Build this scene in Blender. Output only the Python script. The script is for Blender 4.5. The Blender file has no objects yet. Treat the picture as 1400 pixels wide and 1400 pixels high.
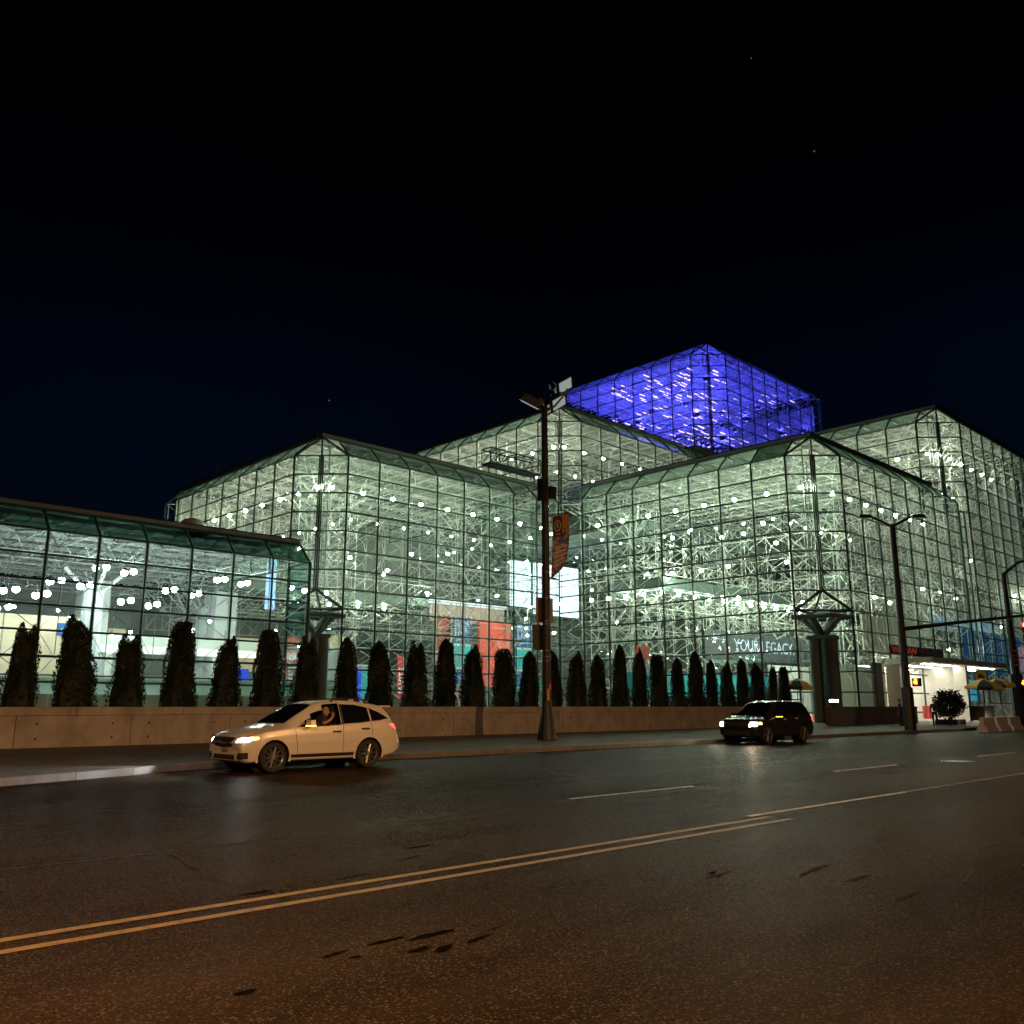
import bpy, bmesh, math, random
import numpy as np
from mathutils import Vector, Matrix
from mathutils.bvhtree import BVHTree

S = bpy.context.scene
C = S.collection
R = math.radians

# ------------------------------------------------------------------ camera
cam_d = bpy.data.cameras.new("camera")
cam = bpy.data.objects.new("camera", cam_d)
C.objects.link(cam)
EYE = 1.5
PITCH, YAW = R(12.267), R(44.003)
cam.location = (0, 0, EYE)
cam.rotation_euler = (R(90) + PITCH, 0, -YAW)
cam_d.sensor_width = 36
cam_d.lens = 36 * 1221.1 / 1400
cam_d.clip_start = 0.1
cam_d.clip_end = 3000
S.camera = cam

# ------------------------------------------------------------------ night sky
world = bpy.data.worlds.new("World")
S.world = world
world.use_nodes = True
wn, wl = world.node_tree.nodes, world.node_tree.links
wn.clear()
out = wn.new('ShaderNodeOutputWorld')
bg = wn.new('ShaderNodeBackground')
tc = wn.new('ShaderNodeTexCoord')
sp = wn.new('ShaderNodeSeparateXYZ')
rp = wn.new('ShaderNodeValToRGB')
wl.new(tc.outputs['Generated'], sp.inputs[0])
wl.new(sp.outputs['Z'], rp.inputs[0])
cr = rp.color_ramp
cr.elements[0].position = 0.0
cr.elements[0].color = (0.0007, 0.0026, 0.0068, 1)
cr.elements[1].position = 0.62
cr.elements[1].color = (0.00003, 0.00004, 0.0001, 1)
e = cr.elements.new(0.33); e.color = (0.0003, 0.0014, 0.0045, 1)
e = cr.elements.new(0.47); e.color = (0.0001, 0.0003, 0.0011, 1)
cn_ = wn.new('ShaderNodeTexNoise'); cn_.inputs['Scale'].default_value = 2.2; cn_.inputs['Detail'].default_value = 5
wl.new(tc.outputs['Generated'], cn_.inputs['Vector'])
cm_ = wn.new('ShaderNodeMapRange'); cm_.inputs['From Min'].default_value = .3; cm_.inputs['From Max'].default_value = .7; cm_.inputs['To Min'].default_value = .65; cm_.inputs['To Max'].default_value = 1.4
wl.new(cn_.outputs['Fac'], cm_.inputs[0])
sm_ = wn.new('ShaderNodeVectorMath'); sm_.operation = 'SCALE'; wl.new(rp.outputs[0], sm_.inputs[0]); wl.new(cm_.outputs[0], sm_.inputs['Scale'])
sv_ = wn.new('ShaderNodeTexVoronoi'); sv_.inputs['Scale'].default_value = 26; wl.new(tc.outputs['Generated'], sv_.inputs['Vector'])
lt_ = wn.new('ShaderNodeMath'); lt_.operation = 'LESS_THAN'; lt_.inputs[1].default_value = .022; wl.new(sv_.outputs['Distance'], lt_.inputs[0])
sc_ = wn.new('ShaderNodeSeparateColor'); wl.new(sv_.outputs['Color'], sc_.inputs[0])
sg_ = wn.new('ShaderNodeMath'); sg_.operation = 'GREATER_THAN'; sg_.inputs[1].default_value = .80; wl.new(sc_.outputs[0], sg_.inputs[0])
ss_ = wn.new('ShaderNodeMath'); ss_.operation = 'MULTIPLY'; wl.new(lt_.outputs[0], ss_.inputs[0]); wl.new(sg_.outputs[0], ss_.inputs[1])
s2_ = wn.new('ShaderNodeMath'); s2_.operation = 'MULTIPLY'; s2_.inputs[1].default_value = .09; wl.new(ss_.outputs[0], s2_.inputs[0])
sa_ = wn.new('ShaderNodeVectorMath'); sa_.operation = 'ADD'; wl.new(sm_.outputs[0], sa_.inputs[0]); wl.new(s2_.outputs[0], sa_.inputs[1])
wl.new(sa_.outputs[0], bg.inputs[0])
bg.inputs[1].default_value = 1.0
wl.new(bg.outputs[0], out.inputs[0])

# faint moonlight
sun_d = bpy.data.lights.new("moon_light", 'SUN')
sun_d.energy = 0.012
sun_d.angle = R(10)
sun_d.color = (0.8, 0.88, 1.0)
sun = bpy.data.objects.new("moon_light", sun_d)
sun.rotation_euler = (R(50), 0, R(-60))
C.objects.link(sun)

S.view_settings.view_transform = 'Standard'
S.view_settings.look = 'None'
S.view_settings.exposure = 0.0
S.view_settings.gamma = 1.0
S.view_settings.use_curve_mapping = False
S.render.engine = 'CYCLES'
S.cycles.use_denoising = True
S.cycles.max_bounces = 8
S.cycles.diffuse_bounces = 3
S.cycles.glossy_bounces = 3
S.cycles.transmission_bounces = 4
S.cycles.transparent_max_bounces = 32
S.cycles.sample_clamp_indirect = 4.0
S.cycles.caustics_reflective = False
S.cycles.caustics_refractive = False

random.seed(7)
rng = np.random.default_rng(7)

# ------------------------------------------------------------------ materials
MATS = {}
def nodes_of(name):
    m = bpy.data.materials.new(name)
    m.use_nodes = True
    n, l = m.node_tree.nodes, m.node_tree.links
    return m, n, l, n['Principled BSDF']

def mat(name, col, rough=0.5, metal=0.0, var=0.12, scale=4.0, emit=None, es=0.0, bump=0.0, coat=0.0, spec=None):
    """principled with a noise that breaks up the colour and the gloss"""
    if name in MATS:
        return MATS[name]
    m, n, l, p = nodes_of(name)
    p.inputs['Roughness'].default_value = rough
    p.inputs['Metallic'].default_value = metal
    if coat: p.inputs['Coat Weight'].default_value = coat
    if spec is not None: p.inputs['Specular IOR Level'].default_value = spec
    co = n.new('ShaderNodeTexCoord')
    nz = n.new('ShaderNodeTexNoise'); nz.inputs['Scale'].default_value = scale; nz.inputs['Detail'].default_value = 5
    l.new(co.outputs['Object'], nz.inputs['Vector'])
    mx = n.new('ShaderNodeMix'); mx.data_type = 'RGBA'
    mx.inputs['A'].default_value = (*[c * (1 - var) for c in col], 1)
    mx.inputs['B'].default_value = (*[min(1, c * (1 + var)) for c in col], 1)
    l.new(nz.outputs['Fac'], mx.inputs['Factor'])
    l.new(mx.outputs['Result'], p.inputs['Base Color'])
    if bump:
        b = n.new('ShaderNodeBump'); b.inputs['Strength'].default_value = bump; b.inputs['Distance'].default_value = 0.02
        l.new(nz.outputs['Fac'], b.inputs['Height']); l.new(b.outputs[0], p.inputs['Normal'])
    if emit:
        p.inputs['Emission Color'].default_value = (*emit, 1)
        p.inputs['Emission Strength'].default_value = es
    MATS[name] = m
    return m

def glow(name, col, s):
    if name in MATS: return MATS[name]
    m, n, l, p = nodes_of(name)
    n.remove(p)
    e = n.new('ShaderNodeEmission'); e.inputs[0].default_value = (*col, 1); e.inputs[1].default_value = s
    l.new(e.outputs[0], n['Material Output'].inputs[0])
    MATS[name] = m
    return m

def glass(name, tint, refl=1.0, rough=0.02):
    m, n, l, p = nodes_of(name)
    n.remove(p)
    tr = n.new('ShaderNodeBsdfTransparent'); tr.inputs[0].default_value = (*tint, 1)
    gl = n.new('ShaderNodeBsdfGlossy'); gl.inputs['Roughness'].default_value = rough
    gl.inputs[0].default_value = (0.9, 1.0, 0.95, 1)
    fr = n.new('ShaderNodeFresnel'); fr.inputs[0].default_value = 1.45
    mu = n.new('ShaderNodeMath'); mu.operation = 'MULTIPLY'; mu.inputs[1].default_value = refl
    l.new(fr.outputs[0], mu.inputs[0])
    mx = n.new('ShaderNodeMixShader')
    l.new(mu.outputs[0], mx.inputs[0]); l.new(tr.outputs[0], mx.inputs[1]); l.new(gl.outputs[0], mx.inputs[2])
    l.new(mx.outputs[0], n['Material Output'].inputs[0])
    MATS[name] = m
    return m

PANE = glass('facade_glass', (0.85, 0.94, 0.925), 0.38)
ROOFGLASS = glass('roof_glass', (0.40, 0.56, 0.50), 0.6, 0.08)
CLEARGLASS = glass('car_glass', (0.85, 0.87, 0.87), 0.5)
MULL = mat('dark_green_metal', (0.035, 0.075, 0.062), 0.45, 0.15, 0.2, 1.0)
WHITE = mat('white_steel', (0.50, 0.545, 0.53), 0.45, 0, 0.1, 0.6)
CEIL = mat('roof_deck', (0.19, 0.21, 0.20), 0.8, 0, 0.25, 0.4)
CORE = mat('core_wall_panel', (0.21, 0.24, 0.23), 0.7, 0, 0.5, 0.25)
FLOORM = mat('hall_floor', (0.36, 0.38, 0.35), 0.35, 0, 0.15, 0.5)
CREAM = mat('cream_panel', (0.68, 0.58, 0.40), 0.6, 0, 0.08, 0.5)
PALEW = mat('pale_parapet', (0.62, 0.68, 0.60), 0.5, 0, 0.1, 0.5)
GREY = mat('grey_clad', (0.10, 0.14, 0.14), 0.55, 0, 0.15, 0.6)
BLACK = mat('black_rubber', (0.015, 0.015, 0.016), 0.7, 0, 0.2, 6)
DARKM = mat('dark_steel', (0.035, 0.04, 0.045), 0.4, 0.6, 0.2, 3)
CHROME = mat('chrome', (0.75, 0.75, 0.76), 0.12, 1.0, 0.05, 3)
SILVER = mat('steel_band', (0.5, 0.5, 0.52), 0.25, 1.0, 0.1, 8)

# ------------------------------------------------------------------ mesh helpers
class MB:
    """collects bars, boxes and polygons; build() links them as one mesh object"""
    def __init__(s): s.v = []; s.f = []; s.mi = []; s.rods = []
    def poly(s, pts, m=0):
        i = len(s.v); s.v += [tuple(p) for p in pts]; s.f.append(tuple(range(i, i + len(pts)))); s.mi.append(m)
    def box(s, c, d, rz=0.0, m=0, taper=1.0):
        cx, cy, cz = c; hx, hy, hz = d[0] / 2, d[1] / 2, d[2] / 2
        ca, sa = math.cos(rz), math.sin(rz)
        i = len(s.v)
        for sz in (-1, 1):
            t = taper if sz > 0 else 1
            for sx, sy in ((-1, -1), (1, -1), (1, 1), (-1, 1)):
                x, y = sx * hx * t, sy * hy * t
                s.v.append((cx + x * ca - y * sa, cy + x * sa + y * ca, cz + sz * hz))
        for q in ((0, 3, 2, 1), (4, 5, 6, 7), (0, 1, 5, 4), (1, 2, 6, 5), (2, 3, 7, 6), (3, 0, 4, 7)):
            s.f.append(tuple(i + k for k in q)); s.mi.append(m)
    def rod(s, a, b, r, r2=None, m=0): s.rods.append((a, b, r, r if r2 is None else r2, m))
    def tube(s, pts, rad, n=10, m=0, caps=True):
        """round tube through pts with radii rad"""
        pts = [Vector(p) for p in pts]
        if not hasattr(rad, '__len__'): rad = [rad] * len(pts)
        rings = []
        for k, p in enumerate(pts):
            d = (pts[min(k + 1, len(pts) - 1)] - pts[max(k - 1, 0)]).normalized()
            ref = Vector((0, 0, 1)) if abs(d.z) < 0.9 else Vector((1, 0, 0))
            u = d.cross(ref).normalized(); w = d.cross(u)
            i = len(s.v)
            for a in range(n):
                t = 2 * math.pi * a / n
                s.v.append(tuple(p + (u * math.cos(t) + w * math.sin(t)) * rad[k]))
            rings.append(i)
        for a, b in zip(rings, rings[1:]):
            for k in range(n):
                s.f.append((a + k, a + (k + 1) % n, b + (k + 1) % n, b + k)); s.mi.append(m)
        if caps:
            s.f.append(tuple(rings[0] + k for k in range(n))); s.mi.append(m)
            s.f.append(tuple(rings[-1] + k for k in reversed(range(n)))); s.mi.append(m)
    def mesh(s, name, mats, smooth=False):
        V = np.array(s.v, float).reshape(-1, 3)
        me = bpy.data.meshes.new(name)
        faces = list(s.f); mi = list(s.mi)
        if s.rods:
            A = np.array([r[0] for r in s.rods], float); B = np.array([r[1] for r in s.rods], float)
            ra = np.array([r[2] for r in s.rods])[:, None]; rb = np.array([r[3] for r in s.rods])[:, None]
            d = B - A; d /= np.maximum(np.linalg.norm(d, axis=1, keepdims=True), 1e-9)
            ref = np.where(np.abs(d[:, 2:3]) > 0.95, np.array([[1., 0, 0]]), np.array([[0, 0, 1.]]))
            u = np.cross(d, ref); u /= np.linalg.norm(u, axis=1, keepdims=True)
            w = np.cross(d, u)
            ring = [u, w, -u, -w]
            P = np.stack([A + q * ra for q in ring] + [B + q * rb for q in ring], 1)
            base = len(V)
            V = np.concatenate([V, P.reshape(-1, 3)])
            for i in range(len(A)):
                o = base + 8 * i
                for k in range(4):
                    faces.append((o + k, o + (k + 1) % 4, o + 4 + (k + 1) % 4, o + 4 + k)); mi.append(s.rods[i][4])
        me.from_pydata(V.tolist(), [], faces)
        for m in (mats if isinstance(mats, (list, tuple)) else [mats]): me.materials.append(m)
        if any(mi): me.polygons.foreach_set('material_index', np.array(mi, np.int32))
        if smooth: me.polygons.foreach_set('use_smooth', np.ones(len(faces), bool))
        me.update()
        return me
    def build(s, name, mats, parent=None, loc=None, smooth=False, **props):
        return link(name, s.mesh(name, mats, smooth), parent, loc, **props)

def link(name, data, parent=None, loc=None, **props):
    o = bpy.data.objects.new(name, data)
    C.objects.link(o)
    if parent: o.parent = parent
    if loc is not None: o.location = loc
    for k, v in props.items(): o[k] = v
    return o

def thing(name, label, cat, loc=(0, 0, 0), rz=0.0, group=None):
    o = link(name, None, None, loc, label=label, category=cat)
    o.empty_display_size = 0.2
    o.rotation_euler.z = rz
    if group: o['group'] = group
    return o

def tag(o, label, cat, group=None):
    o['label'] = label; o['category'] = cat
    if group: o['group'] = group
    return o

def copy_tree(o, parent=None):
    c = o.copy(); C.objects.link(c); c.parent = parent
    for ch in o.children: copy_tree(ch, c)
    return c

def text_mesh(s, size, name, m, extrude=0.01, align='LEFT', shear=0.0):
    cu = bpy.data.curves.new(name, 'FONT')
    cu.body = s; cu.size = size; cu.extrude = extrude; cu.align_x = align; cu.shear = shear
    cu.resolution_u = 2
    t = bpy.data.objects.new('tmp_text', cu); C.objects.link(t)
    bpy.context.view_layer.update()
    me = bpy.data.meshes.new_from_object(t.evaluated_get(bpy.context.evaluated_depsgraph_get()))
    bpy.data.objects.remove(t); bpy.data.curves.remove(cu)
    me.materials.clear(); me.materials.append(m)
    me.name = name
    return me

# a text standing upright and read from -y: local x -> world x, local y -> world z
UPRIGHT = Matrix(((1, 0, 0), (0, 0, -1), (0, 1, 0))).to_4x4()

#==GROUND==
# ------------------------------------------------------------------ ground, road, kerbs, sidewalk
def asphalt():
    m, n, l, p = nodes_of('asphalt')
    co = n.new('ShaderNodeTexCoord')
    mp = n.new('ShaderNodeMapping'); mp.inputs['Scale'].default_value = (0.25, 1.0, 1)
    l.new(co.outputs['Object'], mp.inputs[0])
    big = n.new('ShaderNodeTexNoise'); big.inputs['Scale'].default_value = 0.55; big.inputs['Detail'].default_value = 6; big.inputs['Roughness'].default_value = 0.65
    l.new(mp.outputs[0], big.inputs['Vector'])
    fine = n.new('ShaderNodeTexNoise'); fine.inputs['Scale'].default_value = 55; fine.inputs['Detail'].default_value = 3
    l.new(co.outputs['Object'], fine.inputs['Vector'])
    agg = n.new('ShaderNodeTexVoronoi'); agg.inputs['Scale'].default_value = 38
    l.new(co.outputs['Object'], agg.inputs['Vector'])
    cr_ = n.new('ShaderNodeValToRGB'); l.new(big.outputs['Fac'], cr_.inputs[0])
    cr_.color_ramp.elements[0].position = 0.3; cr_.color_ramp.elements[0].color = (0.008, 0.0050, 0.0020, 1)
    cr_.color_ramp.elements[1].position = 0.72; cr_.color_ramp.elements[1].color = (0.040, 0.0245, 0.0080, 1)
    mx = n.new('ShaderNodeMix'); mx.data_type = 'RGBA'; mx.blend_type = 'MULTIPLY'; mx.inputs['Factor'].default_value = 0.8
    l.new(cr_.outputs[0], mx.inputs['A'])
    c2 = n.new('ShaderNodeValToRGB'); l.new(fine.outputs['Fac'], c2.inputs[0])
    c2.color_ramp.elements[0].position = 0.3; c2.color_ramp.elements[0].color = (0.12, 0.12, 0.12, 1)
    c2.color_ramp.elements[1].position = 0.7; c2.color_ramp.elements[1].color = (1.5, 1.5, 1.5, 1)
    l.new(c2.outputs[0], mx.inputs['B'])
    st = n.new('ShaderNodeTexVoronoi'); st.inputs['Scale'].default_value = 85
    l.new(co.outputs['Object'], st.inputs['Vector'])
    sg = n.new('ShaderNodeSeparateColor'); l.new(st.outputs['Color'], sg.inputs[0])
    gt = n.new('ShaderNodeMath'); gt.operation = 'GREATER_THAN'; gt.inputs[1].default_value = .90; l.new(sg.outputs[0], gt.inputs[0])
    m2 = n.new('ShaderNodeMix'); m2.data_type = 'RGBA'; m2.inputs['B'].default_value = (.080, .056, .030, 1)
    l.new(gt.outputs[0], m2.inputs['Factor']); l.new(mx.outputs['Result'], m2.inputs['A'])
    l.new(m2.outputs['Result'], p.inputs['Base Color'])
    rr = n.new('ShaderNodeMapRange'); rr.inputs['To Min'].default_value = 0.42; rr.inputs['To Max'].default_value = 0.7
    l.new(big.outputs['Fac'], rr.inputs[0]); l.new(rr.outputs[0], p.inputs['Roughness'])
    p.inputs['Specular IOR Level'].default_value = 0.0
    ad = n.new('ShaderNodeMath'); ad.operation = 'ADD'
    l.new(agg.outputs['Distance'], ad.inputs[0]); l.new(fine.outputs['Fac'], ad.inputs[1])
    b = n.new('ShaderNodeBump'); b.inputs['Strength'].default_value = 0.55; b.inputs['Distance'].default_value = 0.012
    l.new(ad.outputs[0], b.inputs['Height']); l.new(b.outputs[0], p.inputs['Normal'])
    gs = n.new('ShaderNodeBsdfGlossy'); gs.inputs['Roughness'].default_value = .27; l.new(b.outputs[0], gs.inputs['Normal'])
    ms = n.new('ShaderNodeMixShader'); fr = n.new('ShaderNodeMapRange'); fr.inputs['To Min'].default_value = .04; fr.inputs['To Max'].default_value = .19
    lw = n.new('ShaderNodeLayerWeight'); lw.inputs[0].default_value = .5; pw = n.new('ShaderNodeMath'); pw.operation = 'POWER'; pw.inputs[1].default_value = 5; l.new(lw.outputs['Facing'], pw.inputs[0])
    mu = n.new('ShaderNodeMath'); mu.operation = 'MULTIPLY'; l.new(pw.outputs[0], mu.inputs[0]); l.new(fr.outputs[0], mu.inputs[1])
    l.new(big.outputs['Fac'], fr.inputs[0]); l.new(mu.outputs[0], ms.inputs[0]); l.new(p.outputs[0], ms.inputs[1]); l.new(gs.outputs[0], ms.inputs[2])
    l.new(ms.outputs[0], n['Material Output'].inputs[0])
    return m
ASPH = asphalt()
CONC = mat('sidewalk_concrete', (0.10, 0.09, 0.08), 0.75, 0, 0.3, 3.0, bump=0.4)
KERB = mat('kerb_granite', (0.13, 0.125, 0.12), 0.6, 0, 0.25, 5.0, bump=0.3)
SOIL = mat('planter_soil', (0.03, 0.022, 0.015), 0.95, 0, 0.4, 6.0, bump=0.5)

def paint(name, col):
    m, n, l, p = nodes_of(name)
    co = n.new('ShaderNodeTexCoord')
    nz = n.new('ShaderNodeTexNoise'); nz.inputs['Scale'].default_value = 9; nz.inputs['Detail'].default_value = 8; nz.inputs['Roughness'].default_value = 0.7
    l.new(co.outputs['Object'], nz.inputs['Vector'])
    c = n.new('ShaderNodeValToRGB'); l.new(nz.outputs['Fac'], c.inputs[0])
    c.color_ramp.elements[0].position = 0.36; c.color_ramp.elements[0].color = (*[v * 0.3 + 0.02 for v in col], 1)
    c.color_ramp.elements[1].position = 0.52; c.color_ramp.elements[1].color = (*col, 1)
    l.new(c.outputs[0], p.inputs['Base Color'])
    p.inputs['Roughness'].default_value = 0.55
    b = n.new('ShaderNodeBump'); b.inputs['Strength'].default_value = 0.4; b.inputs['Distance'].default_value = 0.01
    n2 = n.new('ShaderNodeTexNoise'); n2.inputs['Scale'].default_value = 60
    l.new(co.outputs['Object'], n2.inputs['Vector']); l.new(n2.outputs['Fac'], b.inputs['Height']); l.new(b.outputs[0], p.inputs['Normal'])
    return m
YELLOW = paint('yellow_road_paint', (0.23, 0.15, 0.010))
WHITEP = paint('white_road_paint', (0.40, 0.40, 0.39))
WORN = paint('worn_road_paint', (0.075, 0.06, 0.043))

g = MB(); g.poly([(-600, -600, -0.06), (1500, -600, -0.06), (1500, 1500, -0.06), (-600, 1500, -0.06)])
g.build('ground', mat('dark_ground', (0.05, 0.05, 0.048), 0.9, 0, 0.3, 0.2), kind='structure')
g = MB(); g.poly([(-200, -9, 0), (600, -9, 0), (600, 23.5, 0), (-200, 23.5, 0)])
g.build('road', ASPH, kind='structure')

def stripe(mb, x0, x1, y, w, z=0.004, slope=0.0):
    n = max(1, int((x1 - x0) / 8))
    for i in range(n):
        a, b = x0 + (x1 - x0) * i / n, x0 + (x1 - x0) * (i + 1) / n
        ya, yb = y + slope * (a - x0), y + slope * (b - x0)
        mb.poly([(a, ya - w / 2, z), (b, yb - w / 2, z), (b, yb + w / 2, z), (a, ya + w / 2, z)])
g = MB(); stripe(g, -60, 11.6, 6.54, 0.105); stripe(g, -60, 11.6, 6.86, 0.105)
g.build('yellow_road_marking', YELLOW, kind='structure')
g = MB()
stripe(g, 11.4, 16.6, 7.08, 0.11, 0.008)
for a in (11.4, 20.6, 29.8, 39.0, 48.2): stripe(g, a, a + 3.5, 10.44, 0.11)

g.build('white_road_marking', WHITEP, kind='structure')
g = MB(); stripe(g, 16.6, 46, 7.10, 0.10, 0.008); stripe(g, 9.9, 12.5, 3.10, 0.12)
g.build('worn_road_marking', WORN, kind='structure')
# dark spills and patches on the near lanes
g = MB()
def blot(mb, cx, cy, rx, ry, a, n=22, z=0.004):
    pts = []
    ph = random.random() * 9
    for k in range(n):
        t = 2 * math.pi * k / n
        r = 1 + 0.28 * math.sin(2 * t + ph) + 0.2 * math.sin(5 * t + 2 * ph) + random.uniform(-.12, .12)
        x, y = rx * r * math.cos(t), ry * r * math.sin(t)
        pts.append((cx + x * math.cos(a) - y * math.sin(a), cy + x * math.sin(a) + y * math.cos(a), z))
    mb.poly(pts)
for c in ((3.78, 5.10, .20, .035), (4.10, 5.02, .24, .055), (3.80, 4.78, .16, .03), (3.93, 4.69, .13, .05), (3.36, 5.06, .11, .035),
          (4.25, 4.72, .16, .03), (3.93, 7.09, .16, .04), (4.9, 7.15, .25, .02), (3.42, 4.92, .05, .025), (4.5, 4.85, .12, .015),
          (2.6, 4.75, .12, .03), (5.9, 7.6, .3, .02), (6.4, 8.1, .35, .03), (2.3, 8.6, .2, .06), (7.4, 5.0, .1, .03)):
    blot(g, c[0], c[1], c[2] * .72, c[3] * .8, R(8))
g.build('road_stain', mat('oil_stain', (0.004, 0.0035, 0.003), 0.9, 0, 0.3, 20, spec=0.0), kind='structure')
g = MB()
for c in ((8.2, 4.42, .30, .035), (8.1, 3.95, .22, .03), (7.62, 3.32, .2, .03), (7.3, 4.9, .25, .02)):
    blot(g, *c, R(5), z=0.0045)
g.build('road_repair_patch', mat('patch_grey', (0.03, 0.028, 0.025), 0.9, 0, 0.4, 12, bump=0.5, spec=0.0), kind='structure')
# fine cracks wandering along and across the lanes
g = MB()
for k in range(26):
    x, y = random.uniform(1.5, 16), random.uniform(3.2, 15)
    a = random.choice((0.05, 1.3, 1.7)) + random.uniform(-.3, .3); w = random.uniform(.006, .014)
    for _ in range(random.randint(7, 18)):
        l_ = random.uniform(.12, .3); x2, y2 = x + l_ * math.cos(a), y + l_ * math.sin(a)
        dx, dy = -math.sin(a) * w, math.cos(a) * w
        g.poly([(x - dx, y - dy, .0035), (x2 - dx, y2 - dy, .0035), (x2 + dx, y2 + dy, .0035), (x + dx, y + dy, .0035)])
        x, y = x2, y2; a += random.uniform(-.45, .45)
for y0 in (9.72, 13.3, 16.7):
    x = -5.0; y = y0
    while x < 60:
        x2, y2 = x + .8, y0 + random.uniform(-.02, .02); w = random.uniform(.006, .016)
        g.poly([(x, y - w, .0032), (x2, y2 - w, .0032), (x2, y2 + w, .0032), (x, y + w, .0032)]); x, y = x2, y2
g.build('road_crack', mat('crack_dark', (0.004, 0.004, 0.004), .9), kind='structure')
# manhole covers
def manhole(x, y, r, lab):
    o = thing('manhole_cover', lab, 'manhole cover', (x, y, 0))
    a = MB(); a.tube([(0, 0, 0.002), (0, 0, 0.008)], r, 24); a.build('cover', DARKM, o)
    b = MB()
    for k in range(24):
        t0, t1 = 2 * math.pi * k / 24, 2 * math.pi * (k + 1) / 24
        b.poly([(r * 1.03 * math.cos(t0), r * 1.03 * math.sin(t0), .006), (r * 1.18 * math.cos(t0), r * 1.18 * math.sin(t0), .006),
                (r * 1.18 * math.cos(t1), r * 1.18 * math.sin(t1), .006), (r * 1.03 * math.cos(t1), r * 1.03 * math.sin(t1), .006)])
    b.build('rim', SILVER, o)
manhole(26.8, 9.9, 0.36, 'round iron manhole cover in the far right of the road')

# far sidewalk: kerb line with a bulb-out that ends just ahead of the white car
def side_z(y): return 0.15 + 0.15 * max(0, min(1, (y - 21.6) / 7.7))
curb = [(-80, 19.3), (3.0, 19.35), (5.3, 19.6), (6.9, 20.2), (8.3, 20.75), (9.3, 21.3), (11, 21.6), (60, 21.6), (400, 21.6)]
g = MB()
for (xa, ya), (xb, yb) in zip(curb, curb[1:]):
    g.poly([(xa, ya + .16, .15), (xb, yb + .16, .15), (xb, 29.35, .30), (xa, 29.35, .30)])
g.poly([(54.9, 29.35, .30), (400, 29.35, .30), (400, 100, .30), (54.9, 100, .30)])
g.build('sidewalk', CONC, kind='structure')
kerb = MB().build('kerb', KERB, kind='structure')
def kerb_stone(a, b):
    m = MB(); d = (Vector(b) - Vector(a)); L_ = d.length
    ang = math.atan2(d.y, d.x)
    mid = (Vector(a) + Vector(b)) / 2
    nrm = Vector((-math.sin(ang), math.cos(ang)))
    c = mid + nrm * 0.08
    m.box((c.x, c.y, 0.053), (L_ - 0.012, 0.157, 0.206), ang)
    m.build('kerb_stone', KERB, kerb)
for (xa, ya), (xb, yb) in zip(curb[:-2], curb[1:-1]):
    if xb < 0: continue
    xs = max(xa, -2); L_ = math.hypot(xb - xs, yb - ya); n = max(1, round(L_ / 1.9))
    for i in range(n):
        f0, f1 = i / n, (i + 1) / n
        kerb_stone((xs + (xb - xs) * f0, ya + (yb - ya) * f0), (xs + (xb - xs) * f1, ya + (yb - ya) * f1))
# sidewalk joints as shallow dark grooves
g = MB()
for i in range(38):
    x = -4 + i * 1.55
    g.poly([(x, 21.9, .1605), (x + .015, 21.9, .1605), (x + .015, 29.2, .303), (x, 29.2, .303)])
for y in (23.4, 25.0, 26.6, 28.2):
    z = .15 + .15 * (y - 21.76) / 7.59 + .005
    g.poly([(-4, y, z), (55, y, z), (55, y + .015, z), (-4, y + .015, z)])
g.build('sidewalk_joint', mat('joint_dark', (0.03, 0.03, 0.03), .9), kind='structure')

# ------------------------------------------------------------------ concrete planter wall with coping and panels
WALLM = mat('cast_concrete', (0.285, 0.265, 0.25), 0.75, 0, 0.3, 1.3, bump=0.25)
def weathered(m):
    n, l = m.node_tree.nodes, m.node_tree.links
    p = n['Principled BSDF']; src = p.inputs['Base Color'].links[0].from_socket
    co = n.new('ShaderNodeNewGeometry'); mp = n.new('ShaderNodeMapping'); mp.inputs['Scale'].default_value = (1.0, 1.0, .7)
    l.new(co.outputs['Position'], mp.inputs[0])
    nz = n.new('ShaderNodeTexNoise'); nz.inputs['Scale'].default_value = 1.6; nz.inputs['Detail'].default_value = 8; nz.inputs['Roughness'].default_value = .7; l.new(mp.outputs[0], nz.inputs['Vector'])
    c = n.new('ShaderNodeValToRGB'); l.new(nz.outputs['Fac'], c.inputs[0])
    c.color_ramp.elements[0].position = .34; c.color_ramp.elements[0].color = (.72, .70, .67, 1); c.color_ramp.elements[1].position = .62; c.color_ramp.elements[1].color = (1.1, 1.1, 1.1, 1)
    mx = n.new('ShaderNodeMix'); mx.data_type = 'RGBA'; mx.blend_type = 'MULTIPLY'; mx.inputs['Factor'].default_value = 1
    l.new(src, mx.inputs['A']); l.new(c.outputs[0], mx.inputs['B']); l.new(mx.outputs['Result'], p.inputs['Base Color'])
weathered(WALLM); weathered(KERB); weathered(CONC)
rw = thing('retaining_wall', 'long low concrete planter wall with coping stones behind the white car', 'wall', (0, 29.3, 0.3))
core = MB(); core.box((27.0, .26, .57), (56.0, .36, 1.14)); core.box((27.0, 2.2, .45), (56.0, 3.5, .9)); core.build('wall_core', WALLM, rw)
pm = MB(); pm.box((0, .075, .455), (3.325, .15, .93)); 
for q in (-1.1, 1.1):
    for z in (.25, .68): pm.poly([(q + .035 * math.cos(k * .7854), -.002, z + .035 * math.sin(k * .7854)) for k in range(8)], 1)
pmesh = pm.mesh('panel', [WALLM, BLACK])
cm = MB(); cm.box((0, .22, 1.055), (3.33, .50, .245)); cmesh = cm.mesh('coping_stone', WALLM)
x = 1.50
for i in range(16):
    link('panel', pmesh, rw, (x + 1.66 + 3.345 * i, random.uniform(-.004, .004), 0))
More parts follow.
